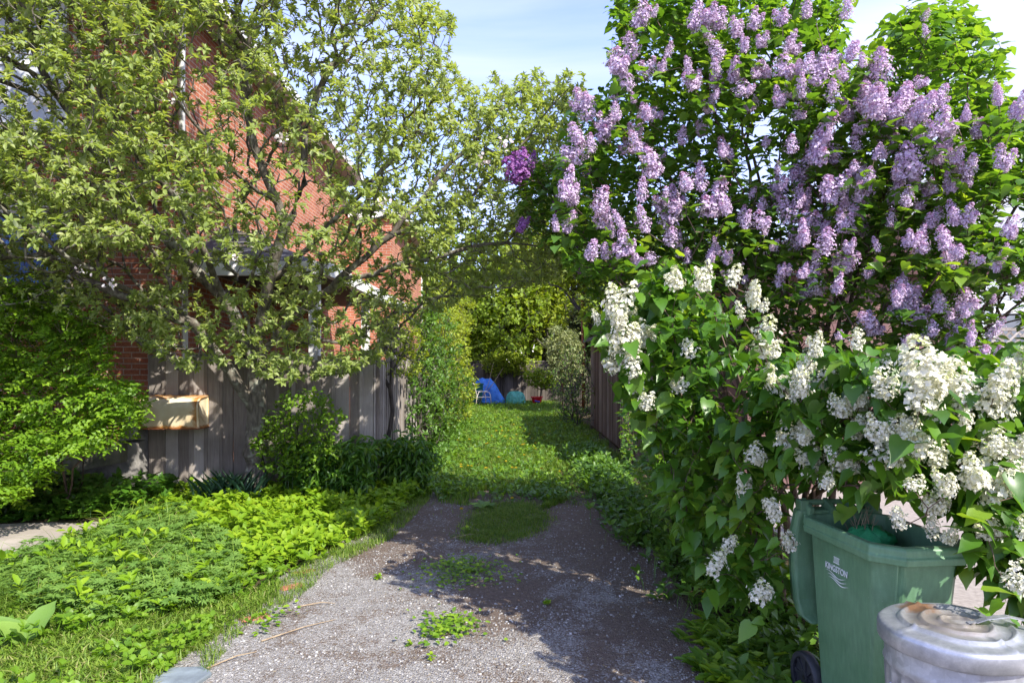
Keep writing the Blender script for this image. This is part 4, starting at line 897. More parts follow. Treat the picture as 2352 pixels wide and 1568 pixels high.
def clusters(root, items, kind, limit=100):
    """items: (base position, up vector, length). largest `limit` as parts, the rest as one part"""
    items = sorted(items, key=lambda t: -t[2]/t[0][1]); rest = []
    inv = Matrix.Translation(-root.location)
    for i, (p, u, Ln) in enumerate(items):
        me = PM[kind][random.randrange(6)]; wdt = random.uniform(.78, 1.2)
        mat = Matrix.Translation(Vector(p)) @ orient(u, random.uniform(0, 6.28)) @ Matrix.Diagonal((Ln*wdt, Ln*wdt, Ln, 1))
        if i < limit-(1 if len(items) > limit else 0):
            o = bpy.data.objects.new('flower_cluster', me); COL.objects.link(o); o.parent = root; o.matrix_parent_inverse = inv; o.matrix_basis = mat
        else: rest.append((me, mat))
    if rest:
        bm_ = bmesh.new()
        for me, mat in rest:
            t = me.copy(); t.transform(mat); bm_.from_mesh(t); bpy.data.meshes.remove(t)
        me = bpy.data.meshes.new('flower_clusters'); bm_.to_mesh(me); bm_.free(); me.materials.append(PM[kind][0].materials[0]) if not me.materials else None
        o = bpy.data.objects.new('flower_clusters', me); COL.objects.link(o); o.parent = root; o.matrix_parent_inverse = inv; o['kind'] = 'stuff'
PUR = """1589,27,80 1630,71,60 1637,99,50 1654,44,50 1725,37,60 1797,37,40 1685,167,50 1698,197,50 1725,228,50 1763,150,55 1790,146,60 1831,252,50 1787,218,35 1872,160,70 1912,207,60 1912,122,50 1940,20,50 1943,160,50 1861,218,50 1950,252,50 2028,156,85 1997,190,75 2011,231,80 2062,214,80 2076,245,80 2113,235,80 2144,221,60 2161,265,95 2164,299,90 2123,299,70 2144,347,60 1872,299,85 1875,333,85 1817,323,60 1844,364,80 1821,388,50 1967,326,50 2025,316,70 2096,367,80 2069,398,60 2195,350,50 2225,374,60 2191,391,50 2300,347,80 2293,211,60 2334,238,70 1610,391,95 1630,449,90 1566,452,70 1790,411,50 1722,435,40 1674,466,50 1906,418,95 1940,422,60 1987,408,80 1977,435,60 2082,445,60 2110,456,50 1821,476,70 1848,490,60 1875,503,70 1749,500,50 1936,503,60 1967,507,60 2130,507,60 2212,493,50 2307,513,60 1773,553,45 1831,545,60 1892,552,60 1950,558,45 2018,555,45 1797,609,45 1841,613,50 1878,589,40 1919,592,45 1943,592,50 1875,643,60 1851,667,45 1919,647,50 2178,562,60 2201,569,50 2178,586,55 2249,582,55 2300,575,50 2062,664,75 2076,688,85 2099,701,85 2157,694,50 1997,728,45 2011,742,50 1924,762,35 2144,742,60 2178,722,60 2201,735,95 2218,705,50 2110,766,50 2077,776,35 2184,779,50 2229,769,50 2249,810,80 2269,745,60 2293,810,50 1627,586,40 1579,582,45 1668,586,40 1708,637,30 1409,211,35 1450,92,80 1413,116,100 1460,24,80 1430,143,75 1443,184,50 1338,221,60 1355,245,60 1382,282,85 1317,333,85 1331,306,50 1358,326,50 1416,252,50 1464,289,45 1484,252,50 1443,330,45 1504,360,95 1532,109,50 1521,146,40 1304,418,80 1317,445,55 1372,456,60 1385,493,60 1430,503,45 1484,500,65 1515,459,60 1535,496,60 1355,572,50 1389,569,50 1436,558,60 1467,589,40 1501,586,40 1474,647,55 1540,520,55 1560,545,45 1640,20,60 1690,60,50 1850,20,45 1300,510,50 1277,507,50 1650,110,60 1600,60,70 1750,90,40 1500,20,40 2120,30,40 2130,70,40 1640,1110,30 1668,1088,38 2036,255,80 2090,265,70 2000,215,70"""
DEEP = "1192,391,60 1219,367,55 1205,380,50 1297,384,50 1362,374,45 1280,466,50 1317,493,40 1192,511,45 1334,609,40 1399,596,45 1416,623,50 1352,400,40 1340,560,35 1310,395,45"
WHI = """1559,630,65 1617,637,60 1678,633,50 1732,674,60 1705,708,45 1753,694,45 1756,779,80 1783,796,50 1872,793,50 1967,776,50 1848,824,60 1770,854,60 1810,871,75 1844,871,75 1889,861,55 1827,892,60 1586,793,50 1569,868,50 1957,915,70 1936,926,60 1974,909,50 2025,844,75 2028,885,60 2096,830,85 2130,854,115 2164,878,115 2113,895,95 2174,830,75 2232,895,100 2273,895,110 2300,922,85 2283,871,75 2317,830,80 2252,922,85 1838,980,70 2045,963,65 2073,973,70 2276,980,85 1967,980,50 1416,688,75 1426,715,65 1375,722,45 1409,728,50 1450,722,40 1447,759,65 1487,769,60 1426,817,65 1460,824,75 1453,793,50 1467,875,50 1481,915,50 1816,997,65 1844,985,55 1728,1033,60 1712,1097,55 1872,1053,60 1936,1045,60 1956,1061,50 2012,1041,75 2052,1029,75 2084,1037,65 2024,977,70 2092,973,65 2144,1145,65 2068,1181,60 2144,1201,70 2176,1217,60 2100,1101,50 2176,1101,70 2264,1093,85 2280,1117,75 2264,993,95 2292,1001,90 2240,1073,75 2324,1061,90 2328,1101,80 2340,1009,65 1896,1101,45 1784,1165,55 1820,1241,45 1668,1237,50 1632,1293,60 1744,1349,65 2268,1205,60 2320,1313,75 2344,1201,55 2200,850,90 2145,920,80 2210,960,60 2120,1010,70 2150,1040,60"""
def parse(s): return [tuple(float(a) for a in q.split(',')) for q in s.split()]
rl = np.random.default_rng(9)
def bush(root, limbs, poly_, n, depth, pan, pand, leafm, Ln, ratio, kind, k, pscale=1.0, alpha=.35, bark='bark_lilac', holes=None, tipr=.0022, rmax=.045, twl=None, lim=100, bare=None, clear=None, dz=(-.75, .35), extra=0):
    q = sample_poly(poly_, n*4, rl); y = depth(q[:, 0], q[:, 1], rl); P = Wn(q[:, 0], q[:, 1], y)
    dens = .62+.5*vnoise(P[:, 0]+P[:, 1]*.7, P[:, 2]-P[:, 1]*.5, 3.2, 2)
    dens = dens+extra
    if holes is not None: dens = np.where(holes(q[:, 0], q[:, 1]), dens*.45, dens)
    if clear is not None: dens = np.where(clear(q[:, 0], q[:, 1]), -9, dens)
    P = P[(rl.random(len(P)) < np.where(dens < -5, 0, np.clip(dens, .08, 1))) & (P[:, 2] > .06)][:n]
    items = []; PT = []
    for px, v, sz in pan:
        y_ = pand(px, v)+random.uniform(-.16, .16); Lw = sz*y_/F*pscale*random.uniform(.72, 1.15)
        up = Vector((random.uniform(-.5, .5), random.uniform(-.6, .1), 1)); base = W(px, v+sz*.5*up.z, y_)
        items.append((base, up, Lw)); PT.append(base)
    T = np.vstack([P, np.array(PT)]) if PT else P; print('bush', len(P))
    if bare is not None: T = np.vstack([T, bare])
    pos, par, rad, tips = grow(limbs, T, alpha, .16, .03, tipr, 2.3, rmax=rmax)
    if bare is not None: T = T[:-len(bare)]; tips = tips[:len(T)]
    branch_mesh('stems', pos, par, rad, M[bark], root)
    D = norm(tipdirs(pos, par, tips)+np.array([0, -.1, .15]))
    tone = (vnoise(T[:, 0]+.5*T[:, 1], T[:, 2], 2.5, 3)+1)/2*.55+.45*rl.random(len(T))
    # drooping leaves in pairs
    nn = len(T); parts = []
    keep = np.arange(nn) < len(P)
    vis = np.ones(nn, bool)
    if clear is not None: vis = ~clear(T[:, 0]*F/T[:, 1]+HX, HY-(T[:, 2]-CAM_H)*F/T[:, 1]+25)
    for kk in range(k):
        th = rl.random(nn)*6.28; d = np.stack([np.cos(th), np.sin(th), rl.uniform(dz[0], dz[1], nn)], 1)+D*.25
        N_ = norm(np.stack([np.cos(th)*.6, np.sin(th)*.6, np.full(nn, 1.)], 1)+rl.normal(size=(nn, 3))*.35)
        p_ = pos[tips]+rl.normal(size=(nn, 3))*Ln*.35-D*rl.random((nn, 1))*.08-np.where(keep, 0, Ln*.7)[:, None]*np.array([0, 0, 1.]); l_ = Ln*(.55+.6*rl.random(nn))
        parts.append(leaves(p_, d, N_, l_, l_*ratio*(.9+.2*rl.random(nn)), kind, np.clip(tone+.25*rl.normal(size=nn), 0, 1)))
        if not vis.all():
            sel = np.where(vis)[0]; parts[-1] = leaves(p_[sel], d[sel], N_[sel], l_[sel], l_[sel]*ratio, kind, np.clip(tone[sel]+.2*rl.normal(size=len(sel)), 0, 1))
    if twl: parts.append(twig_leaves(pos, par, rad, .004, Ln*.9, ratio, kind, twl))
    V, f, r_ = merge(parts); mesh_np('foliage', V, f, M[leafm], r_, True, root)
    if items: clusters(root, items, {'l_lilac': 'p', 'l_white': 'w', 'l_dark': 'd'}[leafm], lim)
    return len(pos)
# purple lilac
pl = plant('lilac_bush', 'tall mauve flowering lilac bush filling the right side', 'bush', (2.35, 5.55, 0))
ppoly = [(1400, 60), (1405, 200), (1330, 230), (1290, 330), (1270, 480), (1300, 600), (1400, 660), (1480, 760), (1600, 800), (1750, 860), (1900, 900), (2100, 880), (2300, 870), (2560, 850), (2600, 300), (2420, 230), (2330, 250), (2305, 170), (2300, 95), (2255, 60), (2230, 15), (2160, -10), (2090, 0), (2030, 70), (1985, 120), (1955, 150), (1930, 110), (1950, 30), (1935, -20), (1900, -60), (1700, -110), (1480, -80), (1415, -20)]
def pdep(px, v, r): return 5.35-.9*np.clip((px-1500)/800, 0, 1)+r.uniform(-.35, 1.5, len(px))
def pholes(px, v): return ((np.abs(px-1950) < 130) & (np.abs(v-700) < 90)) | ((np.abs(px-1760) < 60) & (np.abs(v-330) < 90)) | ((np.abs(px-1640) < 70) & (np.abs(v-700) < 80)) | ((np.abs(px-2300) < 40) & (np.abs(v-690) < 80))|((np.abs(px-1960) < 30) & (np.abs(v-100) < 40))
B0 = np.array([2.35, 5.55, 0])
plim = [[B0, W(1790, 1100, 5.5), W(1770, 900, 5.5), W(1750, 700, 5.5), W(1690, 500, 5.5), W(1650, 330, 5.6), W(1600, 80, 5.6), W(1580, -120, 5.6)],
        [B0+[-.15, .1, 0], W(1720, 1050, 5.6), W(1700, 800, 5.6), W(1640, 600, 5.6), W(1560, 450, 5.7), W(1480, 300, 5.8), W(1440, 100, 5.8)],
        [B0+[.12, -.05, 0], W(1860, 950, 5.4), W(1900, 750, 5.3), W(1980, 560, 5.2), W(2080, 420, 5.1), W(2140, 250, 5.0), W(2180, 60, 5.0)],
        [B0+[.2, .1, 0], W(1930, 980, 5.4), W(2060, 790, 5.2), W(2200, 640, 5.0), W(2330, 480, 4.9), W(2430, 350, 4.9)],
        [B0+[.05, .15, 0], W(1810, 900, 5.8), W(1860, 600, 5.9), W(1850, 350, 6.0), W(1840, 100, 6.0), W(1830, -80, 6.0)],
        [B0+[-.2, -.05, 0], W(1700, 1000, 5.4), W(1640, 850, 5.4), W(1530, 700, 5.5), W(1420, 540, 5.6), W(1340, 400, 5.7)],
        [B0+[.1, .2, 0], W(1850, 1000, 5.9), W(1960, 700, 6.0), W(2080, 500, 6.2), W(2200, 300, 6.2)],
        [B0+[-.1, .2, 0], W(1730, 950, 6.0), W(1740, 600, 6.2), W(1720, 300, 6.3), W(1700, 0, 6.3)],
        [B0+[.25, .0, 0], W(1990, 960, 5.2), W(2150, 830, 5.0), W(2300, 730, 4.8)]]
pp_ = lambda px, v: 4.95-.9*min(max((px-1500)/800, 0), 1)
qx = sample_poly([(1320, 250), (1500, 120), (1900, 60), (2250, 250), (2350, 420), (2330, 720), (2150, 760), (1800, 640), (1400, 560)], 120, rl); PURX = [(a_, b_, float(rl.uniform(32, 62))) for a_, b_ in qx]
qb = sample_poly([(1560, 420), (2250, 380), (2330, 700), (2150, 900), (1900, 1000), (1850, 1200), (1650, 1200), (1580, 800)], 1500, rl); BARE = Wn(qb[:, 0], qb[:, 1], 4.95+rl.uniform(-.25, .6, 1500)-.5*np.clip((qb[:, 0]-1600)/700, 0, 1))
n1 = bush(pl, plim, ppoly, 5600, pdep, parse(PUR)+PURX, pp_, 'l_lilac', .092, .80, 'heart', 5, .96, twl=None, holes=pholes, bare=BARE, extra=.25, clear=lambda px, v: (px > 2285) & (px < 2365) & (((v > 690) & (v < 805)) | ((v > 470) & (v < 530))))
# extra fine bare shoots inside the bush
# deep purple lilac
dl = plant('lilac_bush', 'smaller lilac with deep purple flowers reaching over the lane', 'bush', (1.75, 8.0, 0))
dpoly = [(1185, 380), (1230, 360), (1300, 370), (1400, 360), (1440, 480), (1440, 640), (1370, 690), (1330, 640), (1270, 560), (1200, 520), (1180, 460)]
dlim = [[(1.75, 8, 0), W(1500, 800, 7.9), W(1430, 650, 7.7), W(1330, 500, 6.9), W(1240, 420, 6.5)], [(1.85, 8, 0), W(1530, 800, 7.9), W(1450, 600, 7.4), W(1380, 440, 7.0)]]
bush(dl, dlim, dpoly, 620, lambda px, v, r: 6.5+r.uniform(-.35, .9, len(px)), parse(DEEP), lambda px, v: 6.25, 'l_dark', .085, .72, 'heart', 4, 1.15)
# white lilac
wl = plant('lilac_bush', 'white flowering lilac bush leaning over the green bin', 'bush', (1.92, 4.85, 0))
wpoly = [(1365, 735), (1420, 690), (1520, 590), (1640, 640), (1700, 760), (1800, 800), (1960, 790), (2060, 830), (2200, 820), (2560, 800), (2560, 1400), (2360, 1390), (2280, 1290), (2190, 1240), (2060, 1180), (1870, 1130), (1840, 1190), (1830, 1360), (1740, 1380), (1640, 1320), (1560, 1230), (1500, 1050), (1450, 900), (1390, 800)]
def wbase(px, v): return np.interp(px, [1360, 1600, 1850, 2050, 2400], [4.3, 4.1, 3.55, 3.05, 2.95])+np.where((px > 1800) & (v > 1100), -.05, 0)
def wdep(px, v, r): return np.maximum(wbase(px, v)+r.uniform(-.15, .75, len(px))*np.where((px > 1830) & (v > 1080), .25, 1), 2.7)
def binclear(px, v): return ((px > 1790) & (px < 2130) & (v > 1120)) | ((px > 1990) & (px < 2215) & (v > 1150)) | ((px > 2300) & (px < 2370) & (((v > 925) & (v < 1010)) | (v < 815)))
def wholes(px, v): return ((np.abs(px-1690) < 55) & (np.abs(v-870) < 170)) | ((np.abs(px-2020) < 60) & (np.abs(v-920) < 40)) | ((px > 1850) & (px < 1990) & (v > 1105) & (v < 1200)) | ((np.abs(px-1720) < 60) & (np.abs(v-1180) < 60)) | ((px > 2050) & (v > 1210) & (px < 2200))
C0 = np.array([1.92, 4.85, 0])
wlim = [[C0, W(1790, 1200, 4.6), W(1740, 1000, 4.4), W(1690, 850, 4.3), W(1640, 720, 4.3), W(1570, 640, 4.2)],
        [C0+[-.1, 0, 0], W(1760, 1250, 4.7), W(1690, 1100, 4.6), W(1560, 900, 4.4), W(1430, 740, 4.2)],
        [C0+[.12, -.05, 0], W(1830, 1200, 4.5), W(1870, 1060, 4.2), W(1960, 950, 3.8), W(2090, 880, 3.4), W(2250, 850, 3.2)],
        [C0+[.1, .1, 0], W(1850, 1150, 4.6), W(1960, 1080, 4.1), W(2080, 1060, 3.6), W(2200, 1030, 3.2), W(2330, 1010, 3.05)],
        [C0+[.0, -.12, 0], W(1800, 1330, 4.5), W(1720, 1280, 4.4), W(1650, 1250, 4.3)],
        [C0+[.15, .0, 0], W(1870, 1120, 4.4), W(1960, 1000, 3.9), W(2120, 960, 3.5)]]
wp_ = lambda px, v: float(wbase(px, v))-.20
bush(wl, wlim, wpoly, 1700, wdep, parse(WHI), wp_, 'l_white', .115, .72, 'heart', 4, 1.12, holes=wholes, rmax=.035, clear=binclear, dz=(-1.4, .2))
# fine suckers at the lilac foot
sk = plant('lilac_suckers', 'dense leafy lilac suckers lining the right edge of the drive', 'bush', (1.75, 6.6, 0))
spoly = [(1440, 830), (1560, 900), (1700, 960), (1790, 1060), (1800, 1260), (1760, 1400), (1640, 1360), (1540, 1290), (1500, 1160), (1440, 1080), (1420, 1000)]
def sdep(px, v, r): return np.interp(px, [1420, 1500, 1600, 1800], [9.5, 6.6, 5.3, 4.75])+r.uniform(-.25, .9, len(px))
slim = [[(1.7, 6.6, 0), (1.65, 6.5, .6), (1.5, 6.4, 1.2)], [(1.75, 5.6, 0), (1.65, 5.5, .5), (1.6, 5.4, 1.0)], [(1.7, 8.2, 0), (1.65, 8.2, .8), (1.6, 8.2, 1.5)], [(1.85, 5.0, 0), (1.75, 5.0, .6)], [(1.9, 7.4, 0), (1.8, 7.3, .9)], [(2.0, 6.0, 0), (2.0, 6.0, 1.2)], [(2.1, 5.3, 0), (2.05, 5.3, 1.2)]]
bush(sk, slim, spoly, 1700, sdep, [], None, 'l_lilac', .085, .72, 'heart', 3, tipr=.002, alpha=.6, rmax=.018, holes=lambda px, v: (np.abs(px-1735) < 55) & (v < 1290), clear=lambda px, v: (px > 1780) & (v > 1120))
print('lilac', n1)

# ------------------------------------------------------------------ other shrubs and trees
def blob_pts(c, r_, n, rr=rng, shell=.25):
    d = rdir(n, rr); u = rr.random((n, 1))**(1/3)*(1-shell)+shell*rr.random((n, 1))
    lump = 1+.25*vnoise(d[:, 0]*2+c[0], d[:, 2]*2+c[1], 1.6, 2)[:, None]
    return np.array(c)+d*u*np.array(r_)*lump
def shrub(name, label, cat, base, limbs, T, leafm, Ln, ratio, kind, k, bark='bark_far', tipr=.003, rmax=.03, spread=1.0, twl=None, group=None, alpha=.4, parts_=('stems', 'foliage'), up=.3):
    root = plant(name, label, cat, base, group); T = T[T[:, 2] > .05]
    pos, par, rad, tips = grow(limbs, T, alpha, .3 if Ln > .1 else .18, .035, tipr, 2.3, rmax=rmax)
    branch_mesh(parts_[0], pos, par, rad, M[bark], root)
    D = norm(tipdirs(pos, par, tips)+np.array([0, 0, .2])); tone = (vnoise(T[:, 0]+.6*T[:, 1], T[:, 2], 1.8/max(Ln*10, 1), 3)+1)/2*.6+.4*rng.random(len(T))
    ps_ = [rosettes(pos[tips], D, k, Ln, ratio, kind, spread, up, 1.5, tone, .4)]
    if twl: ps_.append(twig_leaves(pos, par, rad, tipr*1.6, Ln, ratio, kind, twl))
    V, f, r_ = merge(ps_); mesh_np(parts_[1], V, f, M[leafm], r_, True, root); return root
# green shrub on the left, compound leaves
gpoly = [(-200, 600), (-60, 640), (60, 660), (170, 700), (250, 760), (240, 860), (320, 900), (330, 960), (290, 1010), (210, 1030), (130, 1050), (90, 1120), (30, 1150), (-40, 1170), (-250, 1150)]
def compound(name, label, base, limbs, T, mat, npair, lf, rl_, ratio):
    root = plant(name, label, 'shrub', base); pos, par, rad, tips = grow(limbs, T, .4, .15, .03, .0018, 2.3, rmax=.02); branch_mesh('stems', pos, par, rad, M['bark_lilac'], root)
    n = len(T); m = 3; th = rng.random(n*m)*6.28; D = norm(np.stack([np.cos(th), np.sin(th), rng.uniform(-.8, .7, n*m)], 1)+np.repeat(tipdirs(pos, par, tips), m, 0)*.3+np.array([.05, -.25, 0]))
    P = np.repeat(pos[tips], m, 0)+rng.normal(size=(n*m, 3))*.03; N = norm(np.array([0, -.15, 1.])+rng.normal(size=(n*m, 3))*.3); N = norm(N+rng.normal(size=(n*m, 3))*.35); S = norm(np.cross(D, N)); tone = np.repeat((vnoise(T[:, 0], T[:, 2]+T[:, 1], 2.5)+1)/2*.5+.4*rng.random(n), m)
    ps = []
    for i in range(npair):
        for s_ in (-1, 1):
            ps.append(leaves(P+D*rl_*(i+.6)/npair, norm(D*.45+S*s_), N, lf*(.8+.3*rng.random(n*m)), lf*ratio, 'tri4', np.clip(tone+.12*rng.normal(size=n*m), 0, 1)))
    ps.append(leaves(P+D*rl_, D, N, lf*1.1, lf*1.1*ratio, 'tri4', np.clip(tone+.1, 0, 1)))
    V, f, r_ = merge(ps); mesh_np('foliage', V, f, M[mat], r_, True, root)
q = sample_poly(gpoly, 2900); yy = 7.5+rng.uniform(-.5, .9, len(q))-.5*np.clip((q[:, 1]-800)/300, 0, 1); T = Wn(q[:, 0], q[:, 1], yy)
T = T[rng.random(len(T)) < np.clip(.75+.5*vnoise(T[:, 0], T[:, 2], 2.5, 4), .15, 1)]
compound('green_shrub', 'bright green small leaved shrub in front of the brick house', (-5.1, 7.9, 0), [[(-5.1, 7.9, 0), (-5.1, 7.7, .8), (-5.0, 7.5, 1.6)], [(-5.5, 7.9, 0), (-5.7, 7.6, 1), (-5.9, 7.5, 2)], [(-5.3, 8, 0), (-4.8, 7.6, .7), (-4.4, 7.4, 1.0)], [(-5.8, 7.9, 0), (-6.3, 7.7, 1)], [(-5.2, 8.1, 0), (-5.0, 8.2, 1.2), (-4.9, 8.1, 2.0)]], T, 'l_rose', 3, .052, .13, .62)
# leafy plants low on the left
T = np.stack([rng.uniform(-7.2, -4.1, 1100), rng.uniform(7.45, 8.7, 1100), rng.uniform(.08, .40, 1100)], 1)
T[:, 2] *= np.interp(T[:, 1], [7.45, 7.9], [.45, 1])
def rosplants(name, label, cat, T, D, leafm, Ln, ratio, kind, k, stem=True, spread=1., up=.3, kind_='stuff'):
    tone = (vnoise(T[:, 0]*1.0, T[:, 1], 2.2, 3)+1)/2*.55+.45*rng.random(len(T)); parts = [rosettes(T, D, k, Ln, ratio, kind, spread, up, .6, tone, .5)]
    if stem:
        gnd = T.copy(); gnd[:, :2] += rng.normal(size=(len(T), 2))*.03; gnd[:, 2] = gz(T[:, 0], T[:, 1])-.01
        parts.append(leaves(gnd, T-gnd, rdir(len(T)), np.linalg.norm(T-gnd, axis=1), .008, 'slim', np.full(len(T), .3)))
    V, f, r_ = merge(parts); return tag(mesh_np(name, V, f, M[leafm], r_), label, cat, kind=kind_)
upD = lambda n, s=.3: norm(np.array([0, 0, 1.])+rng.normal(size=(n, 3))*s)
rosplants('leafy_groundcover', 'dark heart leaved plants along the foot of the mossy stone wall', 'plants', T[T[:, 1] > 7.45+np.clip(T[:, 0]+5.0, 0, 1)*.5], upD(len(T[T[:, 1] > 7.45+np.clip(T[:, 0]+5.0, 0, 1)*.5])), 'l_white', .10, .68, 'heart', 5, up=-.1)
# bright goutweed bed
gp = [(330, 1180), (380, 1140), (450, 1150), (540, 1110), (640, 1085), (760, 1090), (900, 1070), (975, 1085), (960, 1140), (880, 1215), (790, 1260), (700, 1310), (620, 1330), (560, 1350), (540, 1280), (470, 1230), (400, 1200)]
gpw = [G(*p) for p in gp]
q = sample_poly(gpw, 3600); zz = gz(q[:, 0], q[:, 1]); hh = rng.uniform(.05, .26, len(q))*(.75+.35*vnoise(q[:, 0], q[:, 1], 3, 6))
T = np.column_stack([q, zz+hh]); rosplants('goutweed', 'bright yellow green leafy groundcover in front of the apple trunk', 'groundcover', T, upD(len(T)), 'l_bright', .085, .55, 'wide', 5, up=-.05)
# cranesbill bed with cut leaves
cp = [(-300, 1330), (0, 1320), (120, 1290), (250, 1240), (330, 1190), (420, 1200), (480, 1240), (550, 1300), (560, 1370), (480, 1420), (400, 1440), (300, 1430), (250, 1470), (100, 1440), (0, 1430), (-300, 1480)]
q = sample_poly([G(*p) for p in cp], 5600); hh = rng.uniform(.05, .22, len(q))*(.8+.35*vnoise(q[:, 0], q[:, 1], 4, 1)); T = np.column_stack([q, gz(q[:, 0], q[:, 1])+hh])
n = len(T); Nn = upD(n, .28); ref = rdir(n); A = norm(np.cross(Nn, ref)); B = np.cross(Nn, A); tone = (vnoise(T[:, 0], T[:, 1], 3, 3)+1)/2*.6+.4*rng.random(n); ps = []
for k in range(7):
    th = (k-3)*.72; sz = .055*(1.1-.09*abs(k-3)); d = A*math.cos(th)+B*math.sin(th)+Nn*.1
    ps.append(leaves(T, d, Nn, sz*(.8+.4*tone), sz*.30, 'slim', np.clip(tone+.1*rng.normal(size=n), 0, 1)))
V, f, r_ = merge(ps); tag(mesh_np('cranesbill', V, f, M['l_crane'], r_), 'low mass of finely cut cranesbill leaves on the left verge', 'groundcover', kind='stuff')
q = sample_poly([G(*p) for p in cp], 420); q = q[vnoise(q[:, 0], q[:, 1], 2.2, 8) > .05]; T = np.column_stack([q, gz(q[:, 0], q[:, 1])+rng.uniform(.08, .26, len(q))])
rosplants('mixed_weeds', 'bright broad leaved weeds growing up through the cranesbill', 'weeds', T, upD(len(T)), 'l_bright', .10, .42, 'wide', 5, up=.4)
q = sample_poly([(-3.6, 4.6), (-2.6, 4.3), (-1.9, 5.2), (-1.8, 6.6), (-2.3, 7.0), (-2.9, 6.2)], 620); T = np.column_stack([q, gz(q[:, 0], q[:, 1])+rng.uniform(.02, .14, len(q))]); rosplants('mixed_weeds', 'small mixed weeds between the grass and the driveway edge', 'weeds', T, upD(len(T)), 'l_rose', .055, .6, 'wide', 5)
# grass
def grass(name, label, q, h, wd, mat, lean=.35, tone=None):
    n = len(q); h = np.broadcast_to(h, n)*(.55+.7*rng.random(n)); th = rng.random(n)*6.28; wv = np.stack([np.cos(th), np.sin(th), 0*th], 1); ld = np.stack([-np.sin(th), np.cos(th), 0*th], 1)*np.where(rng.random(n) < .5, 1, -1)[:, None]
    b0 = np.column_stack([q, gz(q[:, 0], q[:, 1])-.005]); l1 = lean*(.3+rng.random(n)); up = np.array([0, 0, 1.]); wd = wd*(.7+.6*rng.random(n))
    m_ = b0+up*(h*.55)[:, None]+ld*(h*l1*.25)[:, None]; tp = b0+up*(h*(1-.25*l1))[:, None]+ld*(h*l1)[:, None]
    V = np.stack([b0-wv*wd[:, None]/2, b0+wv*wd[:, None]/2, m_+wv*wd[:, None]*.42, m_-wv*wd[:, None]*.42, tp], 1).reshape(-1, 3); base = (np.arange(n)*5)[:, None]
    tone = rng.random(n) if tone is None else tone
    return tag(mesh_np(name, V, [base+np.array([0, 1, 2, 3]), base+np.array([3, 2, 4])], M[mat], [tone, tone]), label, 'grass', kind='stuff')
tp_ = [(-500, 1430), (0, 1400), (200, 1440), (420, 1430), (560, 1370), (640, 1345), (640, 1370), (560, 1420), (450, 1500), (360, 1570), (300, 1700), (-900, 1700)]
q = sample_poly([G(*p) for p in tp_], 26000); e = np.clip((q[:, 0]+2.9)/-.9, .25, 1)
grass('tall_grass', 'tall green grass in the near left corner', q, .30*e, .009, 'grass', 1.2, np.clip(rng.random(len(q))*.8+.2*(e < .5), 0, 1))
q = sample_poly([G(*p) for p in cp], 1500); grass('verge_grass', 'scattered long grass blades among the cranesbill', q, .30, .007, 'grass', 1.3)
ep = [(450, 1500), (640, 1340), (720, 1290), (860, 1210), (960, 1130), (1000, 1110), (985, 1150), (900, 1240), (760, 1310), (680, 1380), (560, 1450), (470, 1560)]
q = sample_poly([G(*p) for p in ep], 15000); q = q[rng.random(len(q)) < np.clip(.5+.6*vnoise(q[:, 0], q[:, 1], 5, 2), 0, 1)]
grass('short_grass', 'short ragged grass along the left edge of the gravel', q, .07, .004, 'grass', .9)
# lane grass, thinner with distance
q = np.column_stack([rng.uniform(-1.9, 2.1, 150000), 8.2+22*rng.random(150000)**1.6]); lw = np.interp(q[:, 1], [8.2, 9.5, 11], [.55, 1.2, 2]); c_ = .15-.0*q[:, 0]
lim_ = (np.abs(q[:, 0]-.0)+.35*vnoise(q[:, 0], q[:, 1], 2.5, 2)) < lw; dn = .7+.45*vnoise(q[:, 0], q[:, 1], 1.8, 7); gap = (q[:, 0] > .75) & (q[:, 1] < 11)
lim_ &= q[:, 1] > 9.0+1.0*vnoise(q[:, 0], q[:, 1]*.3, 3.1, 2)+.5*vnoise(q[:, 0], q[:, 1], 9, 5)
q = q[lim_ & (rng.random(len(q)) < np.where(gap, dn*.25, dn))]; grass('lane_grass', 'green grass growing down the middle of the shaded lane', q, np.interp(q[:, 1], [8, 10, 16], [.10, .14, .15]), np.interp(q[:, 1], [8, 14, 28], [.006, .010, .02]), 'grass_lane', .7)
gm_ = [(1090, 1180), (1150, 1160), (1230, 1160), (1260, 1200), (1220, 1230), (1130, 1250), (1060, 1240)]
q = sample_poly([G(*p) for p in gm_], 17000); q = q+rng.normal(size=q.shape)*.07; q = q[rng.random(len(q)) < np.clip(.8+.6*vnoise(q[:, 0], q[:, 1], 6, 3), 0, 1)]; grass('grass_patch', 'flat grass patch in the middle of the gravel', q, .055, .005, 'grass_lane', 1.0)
q = np.column_stack([rng.uniform(-1.5, 1.5, 16000), rng.uniform(6.2, 9.8, 16000)]); q = q[rng.random(len(q)) < np.clip((q[:, 1]-7.9)/1.5, 0, 1)*np.clip(vnoise(q[:, 0], q[:, 1], 3.3, 9)*1.6, .04, 1)]; grass('sparse_grass', 'sparse grass tufts where the gravel fades into the lane', q, .06, .004, 'grass_lane', .9)
